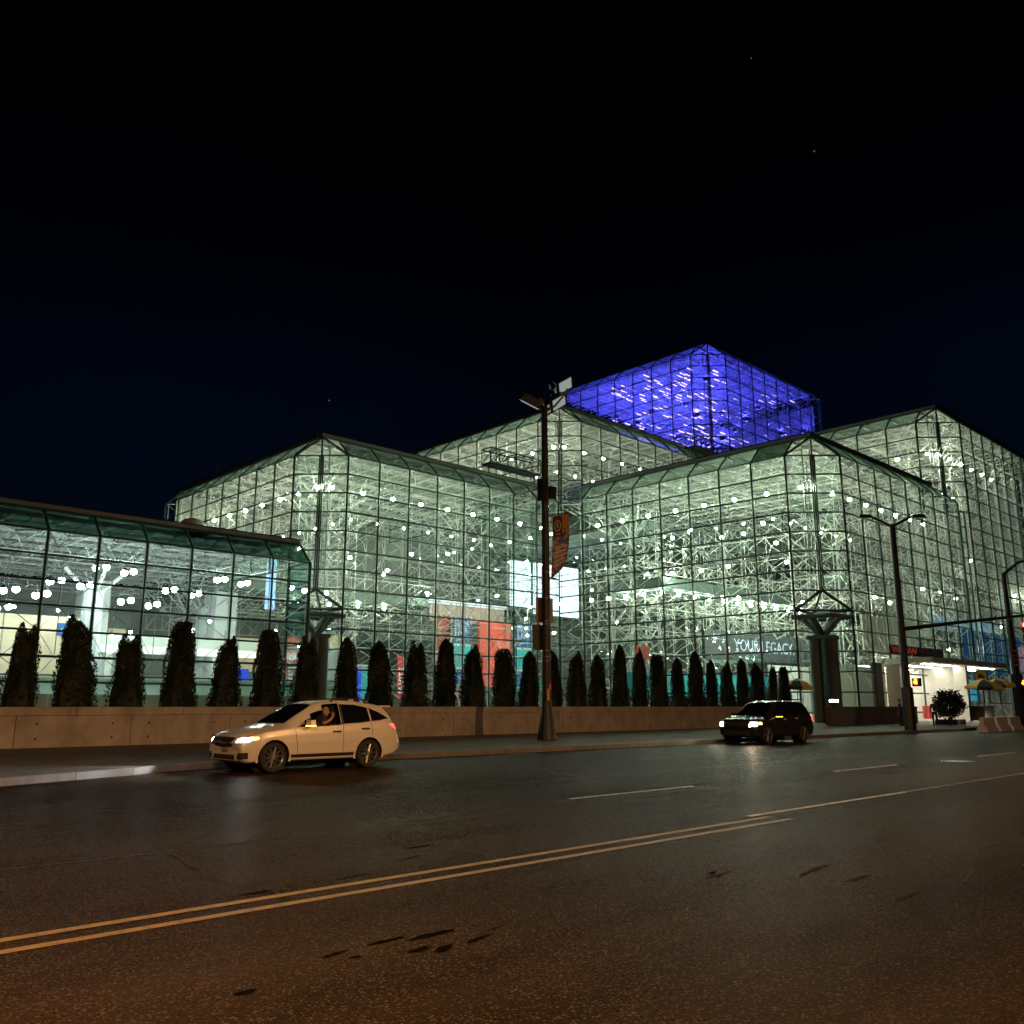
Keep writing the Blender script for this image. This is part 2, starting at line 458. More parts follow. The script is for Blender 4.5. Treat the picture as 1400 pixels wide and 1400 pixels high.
for i in range(16):
    xx = -.19 + 1.66 + 3.345 * i
    link('coping_stone', cmesh, rw, (xx, random.uniform(-.004, .004), 0))
g = MB(); g.poly([(-1, 29.75, 1.27), (54.9, 29.75, 1.27), (54.9, 33.0, 1.27), (-1, 33.0, 1.27)])
g.build('planter_soil', SOIL, kind='structure')
# lower wall past the end of the planter
lw = thing('low_plaza_wall', 'dark low wall beyond the planter, under the glass corner column', 'wall', (55.2, 27.9, 0.3))
for i in range(5):
    m = MB(); m.box((1.35 + i * 2.7, .2, .55), (2.66, .4, 1.1)); m.build('panel', mat('brown_granite', (0.10, 0.075, 0.065), .5, 0, .25, 3), lw)
m = MB(); m.box((6.75, .2, 1.14), (13.5, .5, .08)); m.build('coping', mat('brown_granite', (0.1, 0.075, 0.065)), lw)
#==BUILDING==
# ------------------------------------------------------------------ the glass convention centre
M = 3.05
def W(x, y, z): return np.array((x * M, y * M, z * M + EYE))     # module coordinates, z from eye level
ZB = (0.3 - EYE) / M                                               # base level in modules
hall = thing('convention_center', 'huge stepped glass building with lattice steel frame lit from inside', 'building', (0, 0, 0))
PANES = []      # (corner, u, v, inward normal, block)
CAMP = np.array((0, 0, EYE))
VIEW = np.array((math.sin(YAW) * math.cos(PITCH), math.cos(YAW) * math.cos(PITCH), math.sin(PITCH)))

class Block:
    def __init__(s, name, label=None):
        s.fr = MB(); s.sf = MB(); s.tri = MB(); s.roof = MB(); s.lid = MB(); s.pur = MB(); s.name = name; s.label = label
    def bar(s, a, b, w=0.075): s.fr.rod(a, b, w)
    def wall(s, o, u, nU, nV, inn, lattice=True, skip=None, dv=0.5, vv=None):
        """o = top corner (world), u = one-module step, rows go down by dv modules; inn = unit inward normal"""
        v = np.array((0, 0, -dv * M)) if vv is None else vv
        for i in range(nU + 1):
            s.bar(o + u * i, o + u * i + v * nV, 0.09)
            if lattice: s.sf.rod(o + u * i + inn * .32, o + u * i + v * nV + inn * .32, .036)
        for k in range(nV + 1): s.bar(o + v * k, o + v * k + u * nU, 0.065)
        for i in range(nU):
            for k in range(nV):
                if skip and skip(i, k): continue
                PANES.append((o + u * i + v * k, u, v, inn, s, PANE))
        if lattice: s.lattice(o, u, nU, v * 2, nV // 2, inn)
    def lattice(s, o, u, nU, v, nV, inn, depth=0.5, r=0.026):
        N = lambda i, k: o + u * (i + .5) + v * (k + .5) + inn * depth * M
        O = lambda i, k: o + u * i + v * k
        for i in range(nU):
            for k in range(nV):
                c = N(i, k)
                for di, dk in ((0, 0), (1, 0), (0, 1), (1, 1)): s.sf.rod(O(i + di, k + dk) + inn * .1, c, r)
                if i + 1 < nU: s.sf.rod(c, N(i + 1, k), r * 1.15)
                if k + 1 < nV: s.sf.rod(c, N(i, k + 1), r * 1.15)
    def grid2(s, x0, y0, nx, ny, z, depth=0.5, r=0.028):
        """double-layer roof lattice: top grid at z, bottom grid half a module lower and shifted"""
        T = lambda i, j: W(x0 + i, y0 + j, z)
        B = lambda i, j: W(x0 + i + .5, y0 + j + .5, z - depth)
        for i in range(nx + 1):
            for j in range(ny + 1):
                if i < nx: s.sf.rod(T(i, j), T(i + 1, j), r)
                if j < ny: s.sf.rod(T(i, j), T(i, j + 1), r)
                if i < nx and j < ny:
                    for di, dj in ((0, 0), (1, 0), (0, 1), (1, 1)): s.sf.rod(B(i, j), T(i + di, j + dj), r * .85)
                    if i + 1 < nx: s.sf.rod(B(i, j), B(i + 1, j), r)
                    if j + 1 < ny: s.sf.rod(B(i, j), B(i, j + 1), r)
    def tower(s, x, y, z0, z1, w=1.0, r=0.030):
        """square lattice column with a spreading head"""
        n = max(1, round((z1 - z0) / w)); h = (z1 - z0) / n
        cs = [(x - w / 2, y - w / 2), (x + w / 2, y - w / 2), (x + w / 2, y + w / 2), (x - w / 2, y + w / 2)]
        for k in range(n):
            for a in range(4):
                p, q = cs[a], cs[(a + 1) % 4]
                s.sf.rod(W(*p, z0 + k * h), W(*p, z0 + (k + 1) * h), r * 1.3)
                s.sf.rod(W(*p, z0 + (k + 1) * h), W(*q, z0 + (k + 1) * h), r)
                s.sf.rod(W(*p, z0 + k * h), W(*q, z0 + (k + 1) * h), r * .8)
                s.sf.rod(W(*q, z0 + k * h), W(*p, z0 + (k + 1) * h), r * .8)
        for a in range(4):
            p = cs[a]
            for dx, dy in ((1, 0), (0, 1), (1, 1)):
                sx, sy = np.sign(p[0] - x), np.sign(p[1] - y)
                s.sf.rod(W(*p, z1 - .8), W(p[0] + sx * dx, p[1] + sy * dy, z1 + .1), r * 1.1)
    def bevel(s, o, u, nU, inn, trim0=0.0):
        """sloping glass band between wall head and roof"""
        v = inn * .5 * M + np.array((0, 0, .5 * M))
        s.fr.rod(o + v + u * (-.5 if trim0 else 0), o + v + u * nU, .09)
        nrm = (inn - np.array((0, 0, 1))) / math.sqrt(2)
        for i in range(nU + 1): s.bar(o + u * i, o + u * i + v, .085)
        for i in range(nU): PANES.append((o + v + u * i, u, -v, nrm, s, ROOFGLASS))
        # braces under the slope
        for i in range(nU):
            c = o + u * (i + .5) + inn * .5 * M
            s.sf.rod(o + u * i, c, .045); s.sf.rod(o + u * (i + 1), c, .045)
            s.sf.rod(c, o + v + u * i, .045); s.sf.rod(c, o + v + u * (i + 1), .045)
    def corner(s, x0, y0, z, nV, apex=True, hood=False, notch_rows=0):
        a, b = W(x0, y0 + 1, z), W(x0 + 1, y0, z)
        inn = np.array((1, 1, 0)) / math.sqrt(2)
        u = (b - a) / 2
        v = np.array((0, 0, -.5 * M))
        ap = W(x0 + .5, y0 + .5, z + .5)
        for i in range(3):
            s.bar(a + u * i, a + u * i + v * nV, .09)
        for d in (-.07, .07):
            s.bar(a + u * (1 + d), a + u * (1 + d) + v * nV + np.array((0, 0, 0)), .07)
            s.sf.rod(a + u * (1 + 2 * d) + inn * .5 * M + np.array((0, 0, .4 * M)), a + u * (1 + 2 * d) + inn * .5 * M + v * nV, .07)
        for k in range(nV + 1): s.bar(a + v * k, b + v * k, .065)
        for i in range(2):
            for k in range(nV): PANES.append((a + u * i + v * k, u, v, inn, s, PANE))
        # inner lattice of the cut corner
        for k in range(nV // 2):
            c = a + u + inn * .5 * M + v * (2 * k + 1)
            for q in (a + v * 2 * k, b + v * 2 * k, a + v * (2 * k + 2), b + v * (2 * k + 2)): s.sf.rod(q, c, .045)
            s.sf.rod(c - v, c + v, .05)
        if apex:
            s.bar(a, ap, .10); s.bar(b, ap, .10); s.bar((a + b) / 2, ap, .08)
            s.tri.poly([a, b, ap])
            s.tri.poly([b, W(x0 + 1, y0 + .5, z + .5), ap]); s.tri.poly([a, ap, W(x0 + .5, y0 + 1, z + .5)])
        if hood:
            zt = z - .5 * nV; zl = zt - .5
            pA, pB, pT, pI = W(x0, y0 + 1, zl), W(x0 + 1, y0, zl), W(x0 + .5, y0 + .5, zt), W(x0 + 1, y0 + 1, zl)
            for q in (pA, pB): s.bar(q, pT, .12)
            s.bar(a + v * nV, pA, .09); s.bar(b + v * nV, pB, .09)
            s.bar(pT, pI, .10); s.bar(pA, pB, .10); s.bar(pA, pI, .12); s.bar(pB, pI, .12)
            s.tri.poly([pA, pI, pT]); s.tri.poly([pI, pB, pT])
            s.tri.poly([pA, pT, a + v * nV]); s.tri.poly([pT, pB, b + v * nV])
            # square notch below: two short glass walls
            s.wall(pA, W(1, 0, 0) - W(0, 0, 0), 1, notch_rows, np.array((0, 1., 0)), lattice=False)
            s.wall(pB, W(0, 1, 0) - W(0, 0, 0), 1, notch_rows, np.array((1., 0, 0)), lattice=False)
    def roof_slab(s, x0, y0, x1, y1, z, t=.12):
        a, b = W(x0, y0, z), W(x1, y1, z + t)
        s.roof.box((a + b) / 2, b - a)
        q = W(x0, y0, z + t); s.lid.box(((a[0] + b[0]) / 2, (a[1] + b[1]) / 2, q[2] + .035), (b[0] - a[0] + .1, b[1] - a[1] + .1, .06))
        n = int(y1 - y0)
        for j in range(n): s.pur.box(((a[0] + b[0]) / 2, a[1] + (j + .5) * M, a[2] - .16), (b[0] - a[0] - .3, .16, .30))
        for j in range(int(x1 - x0)): s.pur.box((a[0] + (j + .5) * M, (a[1] + b[1]) / 2, a[2] - .42), (.10, b[1] - a[1] - .3, .16))
    def finish(s):
        p = s.fr.build(s.name, MULL, hall)
        if s.label: p['label'] = s.label
        s.part = p
        if s.sf.rods: s.sf.build('space_frame', WHITE, p, kind='stuff')
        for f in s.tri.f:
            t = MB(); t.poly([s.tri.v[k] for k in f]); t.build('corner_pane', PANE, p)
        if s.roof.f:
            rf = s.roof.build('roof', CEIL, p); s.lid.build('roof_cover', mat('roof_membrane', (.010, .018, .016), .85, 0, .3, .3, spec=.1), p); s.pur.build('purlin', WHITE, p, kind='stuff')
        if hasattr(s, 'base'):  # slab added to keep the blue light apart from the halls below
            x0, y0, x1, y1, z = s.base; a, b = W(x0, y0, z), W(x1, y1, z + .12); t = MB(); t.box((a + b) / 2, b - a); t.build('lantern_light_baffle', CEIL, p); t = MB(); t.box(((a[0] + b[0]) / 2, b[1] - .4, a[2] + 7.6), (b[0] - a[0] - 1, .2, 14.8)); t.box((b[0] - 1.2, (a[1] + b[1]) / 2, a[2] + 7.6), (.2, b[1] - a[1] - 1.2, 14.8)); t.build('lantern_glow_backing', CEIL, p)  # opaque back panels added to catch the blue light evenly
        return p
UX, UY = np.array((M, 0, 0)), np.array((0, M, 0))
NY, NX = np.array((0, 1., 0)), np.array((1., 0, 0))

xA, yA, zA, zC = 11.55, 19.13, 6.40, 6.34
# --- low hall on the left
low = Block('low_hall', 'long low glass hall with slanted roof edge')
zL = 3.466; xL0 = xA - 17
low.wall(W(xL0, yA, zL), UX, 17, 7, NY); low.bevel(W(xL0, yA, zL), UX, 17, NY)
low.grid2(xL0, yA + .5, 17, 9, zL + .35)
low.roof_slab(xL0, yA + .5, xA + .0, yA + 11, zL + .5)
low.lid.box((W(xL0 + 8.5, yA + .75, zL + .62)), (17 * M, .25, .3))
low.tri.poly([W(xA + .02, yA, zL), W(xA + .02, yA + .5, zL + .5), W(xA + .02, yA + .5, zL)])
low.bar(W(xA, yA, zL), W(xA, yA + .5, zL + .5), .1)
low.wall(W(xA + .03, yA, zL), UY, 1, 7, -NX, lattice=False)
for x in (2.0, 11.0): low.tower(x, yA + 5, ZB, zL - .2)
# --- corner pavilion (left)
pav = Block('glass_pavilion', 'mid-height glass pavilion stepping up from the low hall')
pav.wall(W(xA + 1, yA, zA), UX, 8, 13, NY); pav.bevel(W(xA + 1, yA, zA), UX, 8, NY, 1)
pav.wall(W(xA, yA + 1, zA), UY, 8, 6, NX); pav.bevel(W(xA, yA + 1, zA), UY, 8, NX, 1)
pav.corner(xA, yA, zA, 7, hood=True, notch_rows=5)
pav.grid2(xA + .5, yA + .5, 9, 9, zA + .35)
pav.roof_slab(xA + .5, yA + .5, 20.1, 28.6, zA + .5)
# --- entrance pavilion (right of the inner corner, towards the road)
ent = Block('glass_pavilion', 'glass entrance pavilion that steps out towards the road')
ex, ey = xA + 9, yA - 9
ent.wall(W(ex + 1, ey, zC), UX, 8, 13, NY, skip=lambda i, k: k >= 10 and 1 <= i <= 5); ent.bevel(W(ex + 1, ey, zC), UX, 8, NY, 1)
ent.wall(W(ex, ey + 1, zC), UY, 8, 13, NX); ent.bevel(W(ex, ey + 1, zC), UY, 8, NX, 1)
ent.corner(ex, ey, zC, 7, hood=True, notch_rows=5)
ent.grid2(ex + .5, ey + .5, 9, 9, zC + .35)
ent.roof_slab(ex + .5, ey + .5, 29.0, 18.6, zC + .5)
# --- upper pavilion above the inner corner
upp = Block('glass_pavilion', 'taller glass pavilion set back above the inner corner')
zM, xM, yM = 9.15, 20.12, 18.61
upp.wall(W(xM + 1, yM, zM), UX, 8, 6, NY); upp.bevel(W(xM + 1, yM, zM), UX, 8, NY, 1)
upp.wall(W(xM, yM + 1, zM), UY, 8, 6, NX); upp.bevel(W(xM, yM + 1, zM), UY, 8, NX, 1)
upp.corner(xM, yM, zM, 6)
upp.grid2(xM + .5, yM + .5, 9, 9, zM + .35)
upp.roof_slab(xM + .5, yM + .5, 29.1, 28.0, zM + .5)
# --- right pavilion
rgt = Block('glass_pavilion', 'tall glass pavilion at the right edge with the long side wall')
xD, yD, zD = 28.99, 9.96, 9.09
rgt.wall(W(xD + 1, yD, zD), UX, 14, 18, NY); rgt.bevel(W(xD + 1, yD, zD), UX, 14, NY, 1)
rgt.wall(W(xD, yD + 1, zD), UY, 8, 6, NX); rgt.bevel(W(xD, yD + 1, zD), UY, 8, NX, 1)
rgt.corner(xD, yD, zD, 6)
rgt.wall(W(xD + .57, ey - .02, zD - 3), UX * .43, 1, 12, NY, lattice=False)
rgt.grid2(xD + .5, yD + .5, 14, 9, zD + .35)
rgt.roof_slab(xD + .5, yD + .5, 44, 18.6, zD + .5)
# --- blue tower
blu = Block('blue_tower', 'topmost glass tower glowing blue and violet')
xT, yT, zT = 29.1, 18.63, 14.06
blu.wall(W(xT + 1, yT, zT), UX, 8, 10, NY); blu.bevel(W(xT + 1, yT, zT), UX, 8, NY, 1)
blu.wall(W(xT, yT + 1, zT), UY, 8, 10, NX); blu.bevel(W(xT, yT + 1, zT), UY, 8, NX, 1)
blu.corner(xT, yT, zT, 10)
blu.grid2(xT + .5, yT + .5, 9, 9, zT + .35)
blu.grid2(xT + .5, yT + .5, 9, 9, zT - 1.2)
blu.grid2(xT + .5, yT + .5, 9, 9, zT - 2.6)
blu.roof_slab(xT + .5, yT + .5, 38.6, 28.0, zT + .5)
blu.base = (xT + .3, yT + .3, 38.8, 28.0, zT - 5.05)
blu.bar(W(xT + 9, yT, zT), W(xT + 9, yT + .5, zT + .5), .1)
BLOCKS = [low, pav, ent, upp, rgt, blu]

# interior: core walls, mezzanines, lattice columns, floor
inn_b = Block('interior_core', 'grey-green interior walls, galleries and lattice columns behind the glass')
ic = MB()
def slab(x0, y0, x1, y1, z0, z1, mb, m=0):
    a, b = np.array((x0, y0, z0)), np.array((x1, y1, z1)); mb.box((a + b) / 2, b - a, m=m)
# back walls with recessed panel joints come from stacked panels
for k in range(14):
    z0 = .3 + k * 2.2
    slab(-20 if z0 < 12 else 66, 92, 150, 92.6, z0, z0 + 2.16, ic)
slab(36.4, 86.0, 66, 86.3, 12.5, 22.3, ic); slab(120, 34, 121, 92, .3, 29, ic)
core_o = ic.build('interior_core', CORE, hall, label='grey-green interior walls behind the glass')
fl = MB(); slab(-20, 59.2, 150, 92, .26, .34, fl); slab(66, 34.2, 130, 59.2, .26, .34, fl); fl.build('floor_slab', FLOORM, core_o)
gal = MB()
for (x0, y0, x1, y1, z0, h) in ((36, 76, 62, 91, 12.0, .9), (62, 82, 92, 91, 8.0, .9), (68, 50, 118, 56, 12.4, 1.0), (84, 48, 118, 56, 5.9, .7), (74, 56, 118, 82, 19.6, .8), (92, 37, 135, 46, 14.6, .8), (94, 36, 135, 44, 8.4, .8)):
    slab(x0, y0, x1, y1, z0, z0 + h, gal)
gal.build('gallery_slab', GREY, core_o)
lat = inn_b
for (x, y, z1) in ((15, 23.5, zA), (22, 23, zM), (26.5, 17, zC), (22, 27, zM), (25.5, 21.2, zM), (24.6, 24.5, zM), (28.2, 14.5, zC), (27.6, 12.6, zC), (22.4, 17.6, zC), (18.5, 21.6, zA), (33, 13.5, zD), (38, 13.2, zD), (31.5, 11.6, zD), (36, 11.6, zD), (40.5, 11.8, zD), (16.8, 27, zA), (13.2, 21.2, zA)):
    lat.tower(x, y, ZB, z1 - .2)
# gallery fronts: lattice girders
def girder(a, b, h=1.2, n=None, r=.05):
    a, b = np.array(a, float), np.array(b, float); L_ = np.linalg.norm(b - a); n = n or max(1, round(L_ / 1.6)); d = (b - a) / n; u = np.array((0, 0, h))
    lat.sf.rod(a, b, r); lat.sf.rod(a + u, b + u, r)
    for i in range(n):
        lat.sf.rod(a + d * i, a + d * i + u, r * .8); lat.sf.rod(a + d * i, a + d * (i + 1) + u, r * .7)
girder((68, 49.8, 13.6), (118, 49.8, 13.6)); girder((67.8, 50, 13.6), (67.8, 82, 13.6))
girder((36, 75.8, 13.0), (62, 75.8, 13.0)); girder((62, 81.8, 9), (92, 81.8, 9)); girder((62, 90.5, 5), (92, 90.5, 5))
girder((92, 36.8, 15.4), (135, 36.8, 15.4)); girder((94, 35.8, 9.2), (135, 35.8, 9.2))
for z in (9.0, 12.5, 16.0):
    girder((60, 88, z), (118, 88, z), 2.4); girder((36, 90, z), (62, 90, z), 2.4)
# deeper ceiling lattice under the galleries
lat.grid2(22.5, 16.6, 9, 2, (12.3 - EYE) / M); lat.grid2(12, 25, 8, 4, (11.9 - EYE) / M); lat.grid2(30.5, 12.1, 11, 3, (14.5 - EYE) / M); lat.grid2(31, 11.8, 11, 3, (8.3 - EYE) / M)
lat.lattice(np.array((66., 52, 18.6)), np.array((2.2, 0, 0)), 20, np.array((0, 0, -2.2)), 8, NY, .4, .03)
lat.lattice(np.array((76., 36, 18.6)), np.array((0, 2.4, 0)), 14, np.array((0, 0, -2.2)), 5, NX, .4, .03)
lat.lattice(np.array((36., 77, 20.5)), np.array((2.4, 0, 0)), 15, np.array((0, 0, -2.2)), 4, NY, .4, .03)
lat.lattice(np.array((46., 68, 11.5)), np.array((1.9, 0, 0)), 7, np.array((0, 0, -1.9)), 5, NY, .4, .03)
lat.lattice(np.array((90., 38, 26.)), np.array((2.4, 0, 0)), 17, np.array((0, 0, -2.4)), 10, NY, .4, .032)
lat.sf.build('space_frame', WHITE, core_o, kind='stuff')

for b in BLOCKS: b.finish()

# plinths under the glass
pl = MB()
slab(-16, yA * M - .05, xA * M, yA * M + .35, .3, 1.0, pl)
slab((xA + 1) * M, yA * M - .05, ex * M, yA * M + .3, .3, 1.0, pl)
slab(ex * M - .05, (ey + 1) * M, ex * M + .3, yA * M, .3, 1.0, pl)
pl.build('plinth', GREY, hall)

# panes: the 300 that show largest are objects, the rest of each block one glazing mesh
unit = MB()
unit.box((.5, .5, .5), (.97, .96, 1.0))
unit_me = unit.mesh('pane', PANE); unit_roof = unit.mesh('pane', ROOFGLASS)
def seen_size(p):
    c, u, v, n, b, _g = p
    m = c + (u + v) / 2; d = m - CAMP; r = np.linalg.norm(d)
    f = d @ VIEW
    if f <= 0: return 0
    rt = np.array((math.cos(YAW), -math.sin(YAW), 0)); up = np.cross(rt, VIEW)
    if abs(d @ rt) / f > .6 or abs(d @ up) / f > .6: return 0
    return abs(np.cross(u, v) @ (d / r)) / r ** 2
PANES.sort(key=seen_size, reverse=True)
rest = {}
for i, (c, u, v, n, b, gm) in enumerate(PANES):
    if i < 300 and seen_size(PANES[i]) > 0:
        o = link('pane', unit_me if gm is PANE else unit_roof, b.part)
        o.matrix_local = Matrix(((u[0], v[0], n[0] * .03, c[0] + n[0] * .02), (u[1], v[1], n[1] * .03, c[1] + n[1] * .02), (u[2], v[2], n[2] * .03, c[2] + n[2] * .02), (0, 0, 0, 1)))
    else:
        rest.setdefault(id(b), (b, MB()))[1].poly(m=0 if gm is PANE else 1, pts=[c + u * .015 + v * .02 + n * .03, c + u * .985 + v * .02 + n * .03, c + u * .985 + v * .98 + n * .03, c + u * .015 + v * .98 + n * .03])
for b, mb in rest.values(): mb.build('glazing', [PANE, ROOFGLASS], b.part, kind='stuff')

# columns with branching heads in the cut corners
def corner_column(x0, y0, z):
    m = MB()
    cx, cy = (x0 + .62) * M, (y0 + .62) * M
    top = z * M + EYE - .5
    for sx in (-.48, .48):
        for sy in (-.48, .48): m.tube([(cx + sx, cy + sy, .3), (cx + sx, cy + sy, top - 1.6)], .40, 12)
    m.box((cx, cy, top - 1.55), (1.75, 1.75, .3))
    for dx, dy in ((-1.5, 0), (1.5, 0), (0, -1.5), (0, 1.5)): m.tube([(cx, cy, top - 1.5), (cx + dx, cy + dy, top)], .26, 8)
    for q in (-1.5, 1.5):
        m.tube([(cx - 1.55, cy + q, top), (cx + 1.55, cy + q, top)], .2, 8); m.tube([(cx + q, cy - 1.55, top), (cx + q, cy + 1.55, top)], .2, 8)
    o = m.build('corner_column', GREY, hall, smooth=False)
corner_column(xA, yA, zA - 4.0); corner_column(ex, ey, zC - 4.0)
m = MB()
for (x, y, z1) in ((7.5, 22, zL), (0, 22, zL), (11.2, 24, zL), (14.6, 22.5, 2.4)):
    m.tube([tuple(W(x, y, ZB)), tuple(W(x, y, z1 - .8))], .7, 14)
    for dx, dy in ((-1, 0), (1, 0), (0, -1), (0, 1)): m.tube([tuple(W(x, y, z1 - 1.0)), tuple(W(x + dx * .7, y + dy * .7, z1 - .3))], .14, 8)
m.build('interior_column', mat('column_paint', (.42, .47, .46), .5), hall)
m = MB()
for (x, y) in ((8.05, 23.6), (11.5, 23.6)):
    m.box(W(x, y, (ZB + 3.1) / 2), (1.9, 1.9, (3.1 - ZB) * M))
m.build('lift_shaft', mat('white_shaft', (.5, .53, .52), .5), hall)
#==LAMPS==
# ------------------------------------------------------------------ lamps inside the glass
BULB = glow('lamp_greenwhite', (1.0, 0.98, 0.70), 470)
BULBW = glow('lamp_white', (1.0, 1.0, 0.96), 85)
BULBB = glow('lamp_blue', (0.085, 0.075, 1.0), 300)
GLOWV = glow('violet_bar_glow', (0.45, 0.30, 1.0), 5)
def lamp_mesh(name, em, r, stem=.45):
    m = MB()
    n = 8
    prof = [(0, -r), (r * .75, -r * .7), (r, 0), (r * .7, r * .6)]
    for (ra, za), (rb, zb) in zip(prof, prof[1:]):
        for k in range(n):
            a, b = 2 * math.pi * k / n, 2 * math.pi * (k + 1) / n
            q = [(ra * math.cos(a), ra * math.sin(a), za), (ra * math.cos(b), ra * math.sin(b), za), (rb * math.cos(b), rb * math.sin(b), zb), (rb * math.cos(a), rb * math.sin(a), zb)]
            m.poly(q if ra else q[1:], 0)
    m.tube([(0, 0, r * .6), (0, 0, r * 1.5)], [r * .75, r * .4], 8, 1)
    m.tube([(0, 0, r * 1.4), (0, 0, r + stem)], .025, 4, 1)
    return m.mesh(name, [em, DARKM])
LM = lamp_mesh('ceiling_lamp', BULB, .17); LMS = lamp_mesh('ceiling_lamp', BULB, .115); LMW = lamp_mesh('hall_lamp', BULBW, .24); LMD = lamp_mesh('pendant_lamp', glow('lamp_pendant', (1, 1, .95), 200), .12, 2.2); q = MB(); q.tube([(0, 0, -.3), (0, 0, -.05), (0, 0, .12)], [.15, .40, .44], 10, 1, caps=False)
q.poly([(.38 * math.cos(k * .6283), .38 * math.sin(k * .6283), .02) for k in range(10)], 0); q.rod((0, 0, -.3), (0, 0, -.9), .03, None, 1); LMB = q.mesh('blue_lamp', [BULBB, DARKM])
q = MB(); q.box((0, 0, 0), (1.2, .09, .08)); q.box((0, 0, .08), (1.25, .12, .05), 0, 1); q.rod((0, 0, .1), (0, 0, .5), .02, None, 1); GLOWBAR = q.mesh('violet_glow_strip', [GLOWV, DARKM])  # added glowing strips imitate lattice bars lit violet
def lamp(me, p, name, label, group):
    return link(name, me, None, tuple(p), label=label, category='lamp', group=group)
NTH = 'first second third fourth fifth sixth seventh eighth ninth tenth eleventh twelfth'.split()
def ring(x0, y0, z, nx, ny, where, off=.75):
    grp = 'lamps under the %s roof' % where
    for i in range(nx): lamp(LM, W(x0 + 1 + i, y0 + off, z), 'ceiling_lamp', '%s bright greenish lamp right of the cut corner, under the %s roof' % (NTH[i], where), grp)
    for j in range(ny): lamp(LM, W(x0 + off, y0 + 1 + j, z), 'ceiling_lamp', '%s bright greenish lamp left of the cut corner, under the %s roof' % (NTH[j], where), grp)
def inner_row(x0, y0, z, nx, ny, where, off):
    grp = 'second row of lamps in the %s' % where
    for i in range(nx): lamp(LMS, W(x0 + off + i, y0 + off, z), 'ceiling_lamp', '%s smaller lamp of the deeper row on the right side in the %s' % (NTH[i], where), grp)
    for j in range(1, ny): lamp(LMS, W(x0 + off, y0 + off + j, z), 'ceiling_lamp', '%s smaller lamp of the deeper row on the left side in the %s' % (NTH[j - 1], where), grp)
inner_row(xA, yA, zA - .85, 6, 5, 'left corner pavilion', 3.4)
inner_row(ex, ey, zC - .85, 6, 5, 'entrance pavilion', 3.3)
inner_row(xM, yM, zM - .85, 6, 6, 'upper pavilion', 2.8)
inner_row(xD, yD, zD - .95, 6, 5, 'right pavilion', 2.8)
ring(xA, yA, zA - .72, 9, 8, 'left corner pavilion')
ring(ex, ey, zC - .72, 8, 8, 'entrance pavilion')
ring(xM, yM, zM - .72, 8, 8, 'set-back upper pavilion')
ring(xD, yD, zD - .9, 6, 7, 'right pavilion')
lab, grp = 'greenish lamp hanging from the gallery edge deep inside the entrance pavilion', 'lamps along the inner gallery of the entrance pavilion'
for i in range(9): lamp(LM, (68.6, 50.6 + i * 2.2, 12.0), 'gallery_lamp', lab, grp)
for i in range(1, 12): lamp(LM, (68.6 + i * 2.6, 50.6, 12.0), 'gallery_lamp', lab, grp)
lab, grp = 'greenish lamp scattered deep under the ceiling lattice of the glass pavilions', 'lamps scattered deep inside the pavilions'
for (x, y, z) in ((14, 22.2, 3.2), (15, 22.6, 4.4), (16.2, 22.5, 4.0), (17, 23.4, 4.3), (17.8, 23.2, 4.9), (18.6, 22.3, 4.9), (15, 25.5, 3.3), (16.2, 25.5, 3.3), (17.4, 25.6, 3.35), (18.5, 25.6, 3.35), (19.6, 24.6, 3.9),
                  (24.26, 17.4, 5.5), (24.26, 16.67, 5.68), (24.26, 15.5, 5.26), (24.26, 14.7, 5.27), (24.26, 14.0, 5.5), (24.26, 13.6, 4.84), (23, 12.6, 4.0), (22.5, 14.2, 4.0), (22.6, 15.2, 4.0), (22.5, 16.2, 4.0), (22.7, 17.3, 4.1), (24.5, 13, 3.0), (25.7, 12.6, 2.8), (23.6, 14.6, 3.2),
                  (26.5, 11.7, 3.2), (27.3, 11.6, 3.1), (28.2, 11.7, 3.1), (29.4, 11.4, 3.7), (31.4, 11.6, 3.8), (33, 11.7, 3.7), (26.2, 11.9, 2.3), (27.6, 12, 2.3), (24.6, 12.6, 1.9), (30.5, 11.2, 1.8), (34.5, 11.6, 5.2), (36.5, 11.4, 2.9), (39, 11.6, 4.3)):
    lamp(LM, W(x, y, z), 'hanging_lamp', lab, grp)
# low hall: clusters of four round lamps
lab, grp = 'cluster of four round white lamps under the low hall ceiling', 'lamp clusters in the low hall'
for (x, y, z) in ((7.59, 20.98, 3.05), (6.66, 20.98, 2.66), (10.49, 20.98, 3.06), (9.22, 20.98, 2.68), (8.21, 20.98, 2.34), (5.77, 20.98, 2.38), (5.2, 21.6, 2.1), (4.4, 26.5, 2.3), (9.0, 26.8, 2.4), (0.5, 24.8, 2.4), (12.2, 26.4, 2.2)):
    t = thing('lamp_cluster', lab, 'lamp', tuple(W(x, y, z)), 0, grp)
    m = MB(); m.rod((-1.5, 0, .55), (1.5, 0, .55), .04); m.rod((0, -.5, .45), (0, .5, .45), .04); m.rod((0, 0, .45), (0, 0, .8), .03); m.build('rail', DARKM, t)
    for q in ((-1.45, -.3, 0), (-.55, .3, .22), (.5, -.3, -.14), (1.35, .3, .10)): link('bulb', LMW, t, q)
for k, q in enumerate(((17.5, 66, 8.0), (21.2, 69, 8.25), (24.2, 66.5, 6.4), (26.5, 69, 7.0), (29.5, 67, 6.2), (32.7, 69, 8.2), (34.1, 69, 5.2), (37.5, 67, 7.6), (41, 69, 6.6), (44, 70, 8.8))):
    lamp(LMD, q, 'pendant_lamp', 'small white pendant lamp above the booths of the low hall, %s from the left' % NTH[k], 'pendant lamps above the low hall booths')
